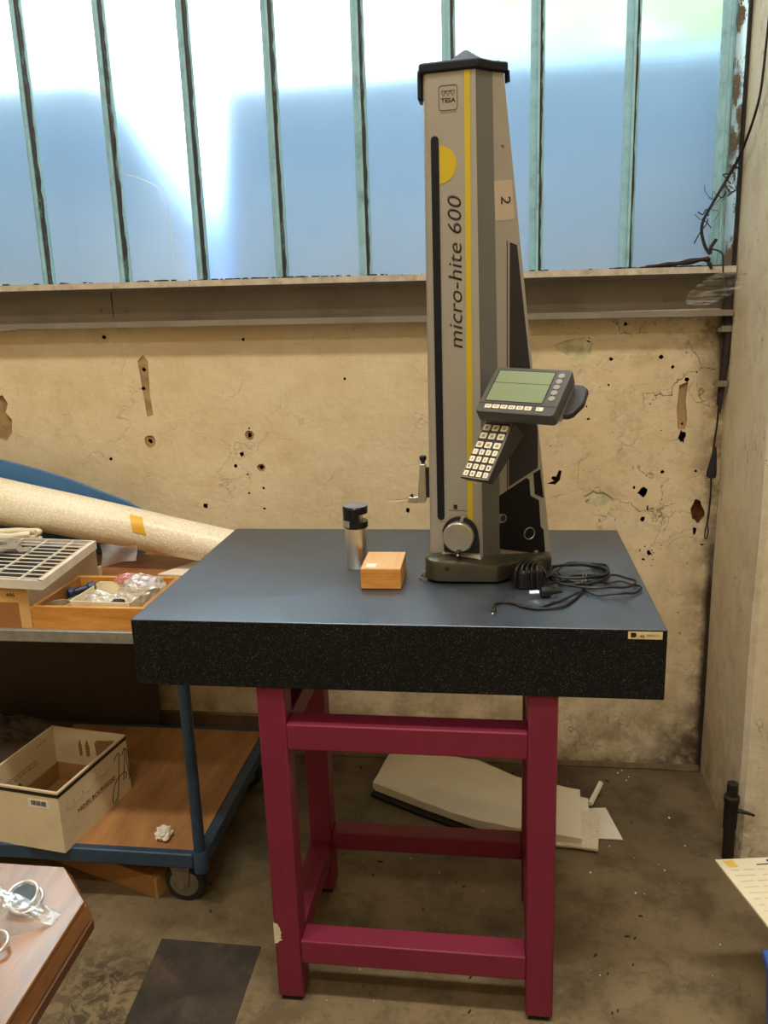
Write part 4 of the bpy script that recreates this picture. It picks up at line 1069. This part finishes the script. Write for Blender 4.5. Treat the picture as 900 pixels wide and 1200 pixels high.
sw([(.255, .127), (.248, .10), (.238, .05), (.228, .018), (.215, .006), (.205, .010), (.207, .030), (.222, .056), (.245, .066), (.272, .064), (.276, .052), (.268, .044)])
sw([(.228, .122), (.245, .132), (.256, .130)])
sw([(.281, .130), (.272, .09), (.262, .052), (.258, .046)])
sw([(.262, .118), (.279, .131), (.287, .120), (.283, .095), (.285, .072), (.287, .060), (.289, .040), (.284, .034)])
obj('script_initials', b, m_ink, wr)
b = B(); 
sw([(.03, .130), (.028, .104), (.05, .103), (.055, .116), (.06, .104), (.085, .105), (.09, .118), (.10, .104), (.13, .107), (.15, .118), (.18, .108), (.20, .114)], .0008)
obj('pencil_scrawl', b, M('pencil_grey', (164, 148, 118), .8), wr)
text('lettering', 'HENRI BOURGEOIS', .150, .0085, BP(BW - th, .060, .092), bb_, (0, 0, 1), m_ink, wl, -.0006)
obj('underline', slab(B(), [BP(BW - th, .075, .106), BP(BW - th, .205, .106), BP(BW - th, .205, .107), BP(BW - th, .075, .107)], -ba * .0005), m_ink, wl)
b = B()
for pts in ([(.105, .078), (.11, .066), (.118, .074), (.122, .062)], [(.115, .082), (.125, .070), (.132, .080), (.136, .066)], [(.10, .072), (.12, .077), (.14, .072)]):
    tube(b, [BP(BW - th - .0003, l, z) for l, z in pts], .0009, 5, 4)
obj('printed_crest', b, m_ink, wl)
text('lettering', 'SANCERRE', .045, .005, BP(BW - th, .210, .140), bb_, (0, 0, 1), m_ink, wl, -.0006)
slab_pts = [(.030, .085), (.085, .080), (.094, .088), (.098, .130), (.090, .140), (.034, .146)]
obj('torn_patch', slab(B(), [BP(a, BL - th, z) for a, z in slab_pts], -bb_ * .0012), m_torn, wk, label='torn patch showing corrugated board')
for a, w in ((.118, .010), (.142, .008)):
    obj('hand_slit', slab(B(), [BP(a, BL - th, .088), BP(a + w, BL - th, .085), BP(a + w * 1.2, BL - th, .120), BP(a + w * .4, BL - th, .138), BP(a - w * .2, BL - th, .115)], -bb_ * .0012), m_torn, wk)

b = B()
def heap(u, v):
    x = -1.16 + .50 * u; y = .60 + .27 * v
    e = (math.sin(math.pi * min(1, max(0, u))) ** .5) * (math.sin(math.pi * v) ** .5)
    n = mnoise.noise(V((x * 9, y * 14, 0))) * .5 + .35 * abs(mnoise.noise(V((x * 22, y * 34, 3)))) + .55
    return V((x, y, ZK + .001 + .10 * e * n))
sheet(b, heap, 60, 44); 
bottom = [b.verts.new((x, y, ZK)) for x, y in ((-1.16, .60), (-.66, .60), (-.66, .87), (-1.16, .87))]
b.faces.new(bottom)
obj('crumpled_cloth', b, m_cloth, None, (-.9, .74, ZK), smooth=60, label='dark crumpled cloth heap behind the white carton on the lower deck', cat='cloth')
bm = B(); bmesh.ops.create_icosphere(bm, subdivisions=3, radius=1)
for v in bm.verts:
    n = v.co.normalized(); k = 1 + .6 * mnoise.noise(n * 2.5 + V((4, 0, 0)))
    v.co = V((-.133, .317, ZK + .012)) + V((n.x * .020, n.y * .026, n.z * .013)) * k
zmin = min(v.co.z for v in bm.verts)
for v in bm.verts: v.co.z += ZK - zmin
obj('crumpled_paper', bm, m_paper, None, (-.133, .317, ZK), smooth=15, label='crumpled white paper scrap on the plywood deck beside the blue post', cat='paper')

# behind and beneath the trolley
obj('dark_board', box(B(), -1.5, -.408, .945, .965, 0, .725), m_darkboard, None, (-.9, .955, 0), label='dark brown board standing against the wall behind the trolley', cat='board')
ub = thing('flat_carton', (-.34, .40, 0), 'long brown cardboard box lying on the floor under the trolley', 'carton')
ua = V((-.945, .325, 0)); un = V((.325, .945, 0)); uo = V((-.160, .286, 0))
def UP(a, l, z): return uo + ua * a + un * l + V((0, 0, z))
b = loft(B(), [[UP(0, 0, 0), UP(.45, 0, 0), UP(.45, .13, 0), UP(.0, .13, 0)], [UP(0, 0, .062), UP(.45, 0, .062), UP(.45, .13, .062), UP(0, .13, .062)]])
obj('body', b, m_underbox, ub, bevel=.002)
obj('end_cap', loft(B(), [[UP(-.010, .002, .002), UP(0, .002, .002), UP(0, .128, .002), UP(-.010, .128, .002)], [UP(-.010, .002, .058), UP(0, .002, .058), UP(0, .128, .058), UP(-.010, .128, .058)]]), m_innerbrown, ub)

# ------------------------------------------------------------------ foam packaging on the floor
fp = thing('foam_packaging', (.65, .80, 0), 'folded white foam sheets lying on the floor behind the magenta stand', 'packaging')
edge_b = [(.323, .800), (.48, .715), (.63, .640), (.80, .600), (.955, .575)]
edge_t = [(.355, .985), (.47, .990), (.63, .960), (.76, .870), (.985, .800)]
def along(pts, t):
    k = t * (len(pts) - 1); i = min(int(k), len(pts) - 2); return V((*pts[i], 0)).lerp(V((*pts[i + 1], 0)), k - i)
def foam(z0, amp, sh, k0=0., k1=1., y0=0., y1=1., sd=0):
    def fn(u, v):
        a = along(edge_b, k0 + (k1 - k0) * u); c = along(edge_t, k0 + (k1 - k0) * u); p = a.lerp(c, y0 + (y1 - y0) * v)
        e = min(1, 5 * min(u, 1 - u, v, 1 - v))
        z = z0 * (.55 + .45 * e) + amp * mnoise.noise(V((p.x * 5, p.y * 8, sd))) * e + amp * .4 * mnoise.noise(V((p.x * 16, p.y * 20, sd)))
        return V((p.x + sh, p.y, max(.004, z)))
    return fn
b = sheet(B(), foam(.062, .010, 0, 0, .95), 40, 24, (0, 0, -.02)); obj('foam_sheet', b, m_foam, fp, smooth=50)
b = sheet(B(), foam(.030, .008, .006, .0, .97, .0, .96, 4), 30, 20, (0, 0, -.012)); obj('foam_sheet', b, m_foam, fp, smooth=50)
b = sheet(B(), foam(.026, .010, .012, .80, 1.0, -.05, .72, 7), 16, 20, (0, 0, -.006)); obj('bubble_sheet', b, m_bubble, fp, smooth=50, label='bubble wrap edge at the right end')
b = B()
prism(b, [(.318, .782), (.345, .765), (.48, .690), (.62, .622), (.66, .61), (.66, .70), (.35, .83)], 0, .008)
obj('black_backing', b, m_matblack, fp, label='black underside sheet')
obj('white_card', slab(B(), [(.955, .628, .002), (1.039, .628, .002), (1.010, .775, .002), (.955, .768, .002)], (0, 0, .002)), m_paper, None, (1.0, .7, 0), label='white card lying flat at the right end of the foam sheets', cat='card')
b = B(); tube(b, [(.965, .765, .02), (1.002, .838, .045)], .008, 6, 1)
obj('paper_strip', b, m_paper, None, (.97, .77, 0), label='narrow rolled white strip sticking up behind the foam sheets', cat='paper')

# dark square on the floor, loose crumbs
obj('floor_plate', slab(B(), [(-.086, .152, 0), (.156, .151, 0), (.162, -.16, 0), (-.066, -.16, 0)], (0, 0, .0025)), m_patch, None, (.04, 0, 0), label='dark worn square plate lying flat on the floor left of the stand', cat='plate')
b = B(); R = random.Random(17)
spots = [(1.182, .744, .006), (1.128, .513, .004), (1.041, .418, .005), (.938, .486, .006), (1.084, .985, .005), (1.07, .97, .005), (1.10, .95, .004), (1.09, .93, .004), (.924, .144, .003), (1.2, .62, .004), (1.0, .6, .004), (.55, .45, .004), (.47, .5, .004)]
for x, y, r in [(a_, b_, c_ * .62) for a_, b_, c_ in spots] + [(R.uniform(-.1, 1.28), R.uniform(-.2, .95), R.uniform(.0008, .0020)) for _ in range(45)]:
    bmesh.ops.create_icosphere(b, subdivisions=1, radius=r, matrix=Matrix.Translation((x, y, r * .4)) @ Matrix.Diagonal((1, 1.3, .5, 1)))
obj('white_crumbs', b, m_debris_w, None, (.6, .4, 0), label='tiny white crumbs scattered over the floor', cat='debris', kind='stuff')
b = B()
for x, y in [(-.035, .352), (-.002, .254), (.999, .266), (1.016, .262), (.80, .38), (.42, .56), (1.0, .18), (.92, .2), (.95, .05)] + [(R.uniform(-.1, 1.28), R.uniform(-.2, .95)) for _ in range(26)]:
    a = R.uniform(0, 3.1); l = R.uniform(.003, .008)
    prism(b, [(x - l * math.cos(a), y - l * math.sin(a)), (x + .0015 * math.sin(a), y - .0015 * math.cos(a)), (x + l * math.cos(a), y + l * math.sin(a)), (x - .002 * math.sin(a), y + .003 * math.cos(a))], 0, .003)
obj('dark_crumbs', b, m_debris_d, None, (.6, .3, 0), label='dark leaf bits and crumbs scattered over the floor', cat='debris', kind='stuff')

# ------------------------------------------------------------------ desk corner in the foreground
dk = thing('wooden_desk', (-.3, -.85, 0), 'corner of a brown wooden desk with a cut-off corner, front left', 'desk')
dpts = [(.187, -.586), (.127, -.525), (-.7, -.525), (-.7, -1.22), (.212, -1.22)]
def grow(d): return [(x + (d if x > 0 else 0) * (1 if i != 1 else .5), y + (d if i in (1, 2) else 0)) for i, (x, y) in enumerate(dpts)]
b = B(); loft(b, [[(x, y, .715) for x, y in dpts], [(x, y, .722) for x, y in dpts]])
obj('top', b, m_desk, dk, bevel=.0015)
b = B(); loft(b, [[(x, y, .676) for x, y in grow(.002)], [(x, y, .682) for x, y in grow(.008)], [(x, y, .696) for x, y in grow(.009)], [(x, y, .699) for x, y in grow(.004)], [(x, y, .702) for x, y in grow(.008)], [(x, y, .715) for x, y in grow(.001)]])
obj('edge_moulding', b, m_deskedge, dk, smooth=50)
for x, y in ((.02, -.66), (-.62, -.60), (-.62, -1.15), (.10, -1.15)): obj('leg', box(B(), x, x + .05, y, y + .05, 0, .676), m_deskedge, dk)
pbg = thing('clear_bag', (.09, -.62, .722), 'clear plastic bag of metal rings lying on the wooden desk', 'bag')
def bagf(u, v):
    a = V((-.10, -.545, 0)).lerp(V((.170, -.612, 0)), u); c = V((-.10, -.75, 0)).lerp(V((.150, -.735, 0)), u)
    # the side nearest the desk edge is folded back diagonally
    c = V((-.10, -.78, 0)).lerp(V((.168, -.632, 0)), u ** .8) if u > .0 else c
    p = a.lerp(c, v); e = min(1, 6 * min(u + .2, 1 - u, v, 1 - v))
    return V((p.x, p.y, .7225 + max(0, e) * (.022 + .012 * mnoise.noise(V((p.x * 24, p.y * 24, 1))) + .006 * mnoise.noise(V((p.x * 70, p.y * 70, 2))))))
b = sheet(B(), bagf, 50, 40); 
obj('film', b, m_bagclear, pbg, smooth=60)
RG = [(.112, -.600, .736, .019, 20, m_brass, 'pale metal ring at the right inside the bag, tilted'), (.1195, -.603, .732, .019, 14, m_brass, 'pale metal ring leaning beneath the tilted one'),
      (.118, -.676, .731, .018, 10, m_brass, 'metal ring nearest the bag edge at the left'), (.060, -.600, .730, .020, -6, m_alu, 'metal ring furthest left inside the bag')]
for x, y, z, r, tl, mm, lbl in RG:
    b = B(); Mx = Matrix.Translation((x, y, z)) @ Matrix.Rotation(math.radians(tl), 4, 'X')
    tube(b, [Mx @ V((r * math.cos(2 * math.pi * k / 28), r * math.sin(2 * math.pi * k / 28), 0)) for k in range(28)], .0022, 8, 1, True)
    o = obj('metal_ring', b, mm, None, (x, y, .724), smooth=60, label=lbl, cat='ring', group='rings in the clear bag')
b = B(); Mx = Matrix.Translation((.112, -.600, .7355)) @ Matrix.Rotation(math.radians(20), 4, 'X')
lathe(b, (0, 0, -.001), (0, 0, 1), [(.0165, 0), (.0165, .001)], 28)
for v in b.verts: v.co = Mx @ v.co
obj('glass_disc', b, M('bluish_mirror', (150, 178, 200), .12, .8), None, (.112, -.6, .724), label='bluish glass disc inside the tilted ring', cat='disc')

# ------------------------------------------------------------------ right edge: crate with printed sheet
cr = thing('blue_crate', (1.35, -.3, 0), 'blue plastic crate at the right edge under the printed sheet', 'crate')
b = B(); cx_ = [(1.180, -.085), (1.55, -.085), (1.55, -.50), (1.150, -.50)]
loft(b, [[(x + (1.36 - x) * .08, y + (-.3 - y) * .08, 0) for x, y in cx_], [(x, y, .285) for x, y in cx_]])
obj('body', b, m_bluecrate, cr, bevel=.01)
b = B(); loft(b, [[(x - (1.36 - x) * .02, y - (-.3 - y) * .02, .272) for x, y in cx_], [(x - (1.36 - x) * .02, y - (-.3 - y) * .02, .290) for x, y in cx_]])
obj('rim', b, m_bluecrate, cr, bevel=.003)
ps = thing('printed_sheet', (1.3, .0, .292), 'printed cream sheet with a yellow block in its corner, lying on the blue crate', 'sheet')
so = V((1.149, .152, .297)); sa = V((1, .16, 0)).normalized(); sb = V((.258, -.966, 0)).normalized()
def SP(a, l, z=0): return so + sa * a + sb * l + V((0, 0, z))
obj('board', slab(B(), [SP(0, 0), SP(.30, 0), SP(.30, .34), SP(0, .34)], (0, 0, .004)), m_printed, ps)
obj('yellow_block', slab(B(), [SP(.012, .005, .004), SP(.034, .005, .004), SP(.036, .026, .004), SP(.016, .026, .004)], (0, 0, .0004)), m_yellowprint, ps)
b = B(); R = random.Random(4)
for k in range(14):
    l = .034 + .017 * k; a = .015
    while a < .26:
        w = R.uniform(.01, .045)
        slab(b, [SP(a, l, .004), SP(a + w, l, .004), SP(a + w, l + .0028, .004), SP(a, l + .0028, .004)], (0, 0, .0003)); a += w + R.uniform(.005, .02)
obj('print_lines', b, M('faint_print', (200, 191, 162), .8), ps)
b = B()
slab(b, [SP(.075, .020, .004), SP(.12, .018, .004), SP(.12, .021, .004), SP(.075, .023, .004)], (0, 0, .0004)); lathe(b, SP(.105, .010, .004), (0, 0, 1), [(.0035, 0), (.0035, .0005)], 10)
obj('black_marks', b, m_ink, ps)

# ------------------------------------------------------------------ pipe stub at the pillar foot
pv = thing('pipe_valve', (1.299, .578, 0), 'rusty black pipe stub with a small valve lever at the pillar foot', 'pipe')
obj('pipe', lathe(B(), (1.299, .578, 0), (-.01, 0, 1), [(.0145, 0), (.0145, .09), (.017, .092), (.017, .112), (.0145, .114)], 18), m_rustpipe, pv, smooth=40)
obj('valve_body', lathe(B(), (1.298, .578, .105), (0, 0, 1), [(.015, 0), (.0175, .008), (.0175, .06), (.0195, .064), (.0195, .078), (.014, .082), (.0135, .116), (.011, .118)], 18), m_rustpipe, pv, smooth=40)
obj('lever', tube(B(), [(1.312, .572, .146), (1.330, .566, .146), (1.352, .560, .142)], lambda t: .007 - .004 * t, 8, 3), m_rustpipe, pv)

# ------------------------------------------------------------------ cable, cobweb and dry twigs in the corner
cc_ = thing('hanging_cable', (1.30, .98, .75), 'blackened cable hanging down the corner beside the pillar', 'cable')
b = B()
tube(b, [(1.312, .985, 1.49), (1.314, .985, 1.40), (1.317, .985, 1.30), (1.312, .985, 1.20), (1.308, .985, 1.12)], lambda t: .011 - .008 * t * t, 10, 5)
tube(b, [(1.303, .99, 1.48), (1.304, .99, 1.36), (1.306, .99, 1.24), (1.303, .99, 1.14)], .004, 8, 5)
obj('bundle', b, m_twig, cc_, smooth=60)
obj('cord', tube(B(), [(1.306, .985, 1.21), (1.304, .985, 1.10), (1.300, .985, 1.046), (1.2955, .985, .97), (1.298, .985, .90), (1.2965, .985, .84), (1.2935, .985, .80)], .0026, 8, 6), m_rustpipe, cc_, smooth=60)
obj('plug_cone', lathe(B(), (1.2955, .985, .935), (.08, 0, 1), [(.005, 0), (.013, .004), (.0135, .018), (.006, .075), (.003, .09)], 14), m_pad, cc_, smooth=50)
obj('loop', tube(B(), [(1.2935, .985, .800), (1.2975, .985, .782), (1.2955, .985, .760), (1.2905, .985, .758), (1.289, .985, .778)], .0018, 6, 4, True), m_rustpipe, cc_)
for z in (1.352, 1.205):
    b = B(); box(b, 1.290, 1.323, .978, 1.0, z - .011, z - .002); box(b, 1.296, 1.323, .974, .979, z - .012, z + .004)
    obj('clip', b, m_zinc, cc_)
tw = thing('dry_vine', (1.26, .97, 1.51), 'dry black vine straggling over the window corner and up the pillar', 'vine')
b = B()
tube(b, [(1.316, .80, 2.10), (1.314, .812, 1.947), (1.312, .830, 1.877), (1.310, .896, 1.814), (1.306, .97, 1.765), (1.263, .972, 1.686), (1.231, .972, 1.62), (1.238, .972, 1.571), (1.254, .972, 1.544), (1.256, .972, 1.559), (1.269, .972, 1.580)], lambda t: .0026 + .0022 * t, 6, 5)
obj('stem', b, m_twig, tw)
obj('stem', tube(B(), [(1.09, .970, 1.517), (1.13, .968, 1.519), (1.186, .968, 1.523), (1.242, .968, 1.530), (1.252, .966, 1.520), (1.259, .962, 1.505)], lambda t: .003 + .0045 * math.sin(t * 3) * (1 + .4 * math.sin(t * 31)), 6, 7), m_twig, tw)
obj('stem', tube(B(), [(1.256, .970, 1.556), (1.284, .966, 1.543), (1.288, .960, 1.498), (1.296, .958, 1.45)], .0022, 6, 4), m_twig, tw)
b = B()
for s in range(18):
    R = random.Random(90 + s); t = R.random()
    p0 = V((1.306 - .07 * t, .97, 1.77 - .15 * t)); q = [p0]
    for k in range(3): q.append(q[-1] + V((R.uniform(-.02, .02), R.uniform(-.004, .002), R.uniform(-.03, .02))))
    tube(b, q, .0008 if s % 3 else .0016, 4, 3)
obj('tendrils', b, m_twig, tw)
b = B()
sheet(b, lambda u, v: V((1.20 + .124 * u, .968 - .10 * u, 1.43 + .05 * u + (.012 + .05 * u * (1 - u) * 2) * (v - .5) * 2)) + V((0, .01 * math.sin(v * 5), 0)), 10, 8)
obj('cobweb', b, m_web, None, (1.26, .93, 1.45), smooth=60, label='dusty cobweb stretched between the sill end and the pillar', cat='cobweb')
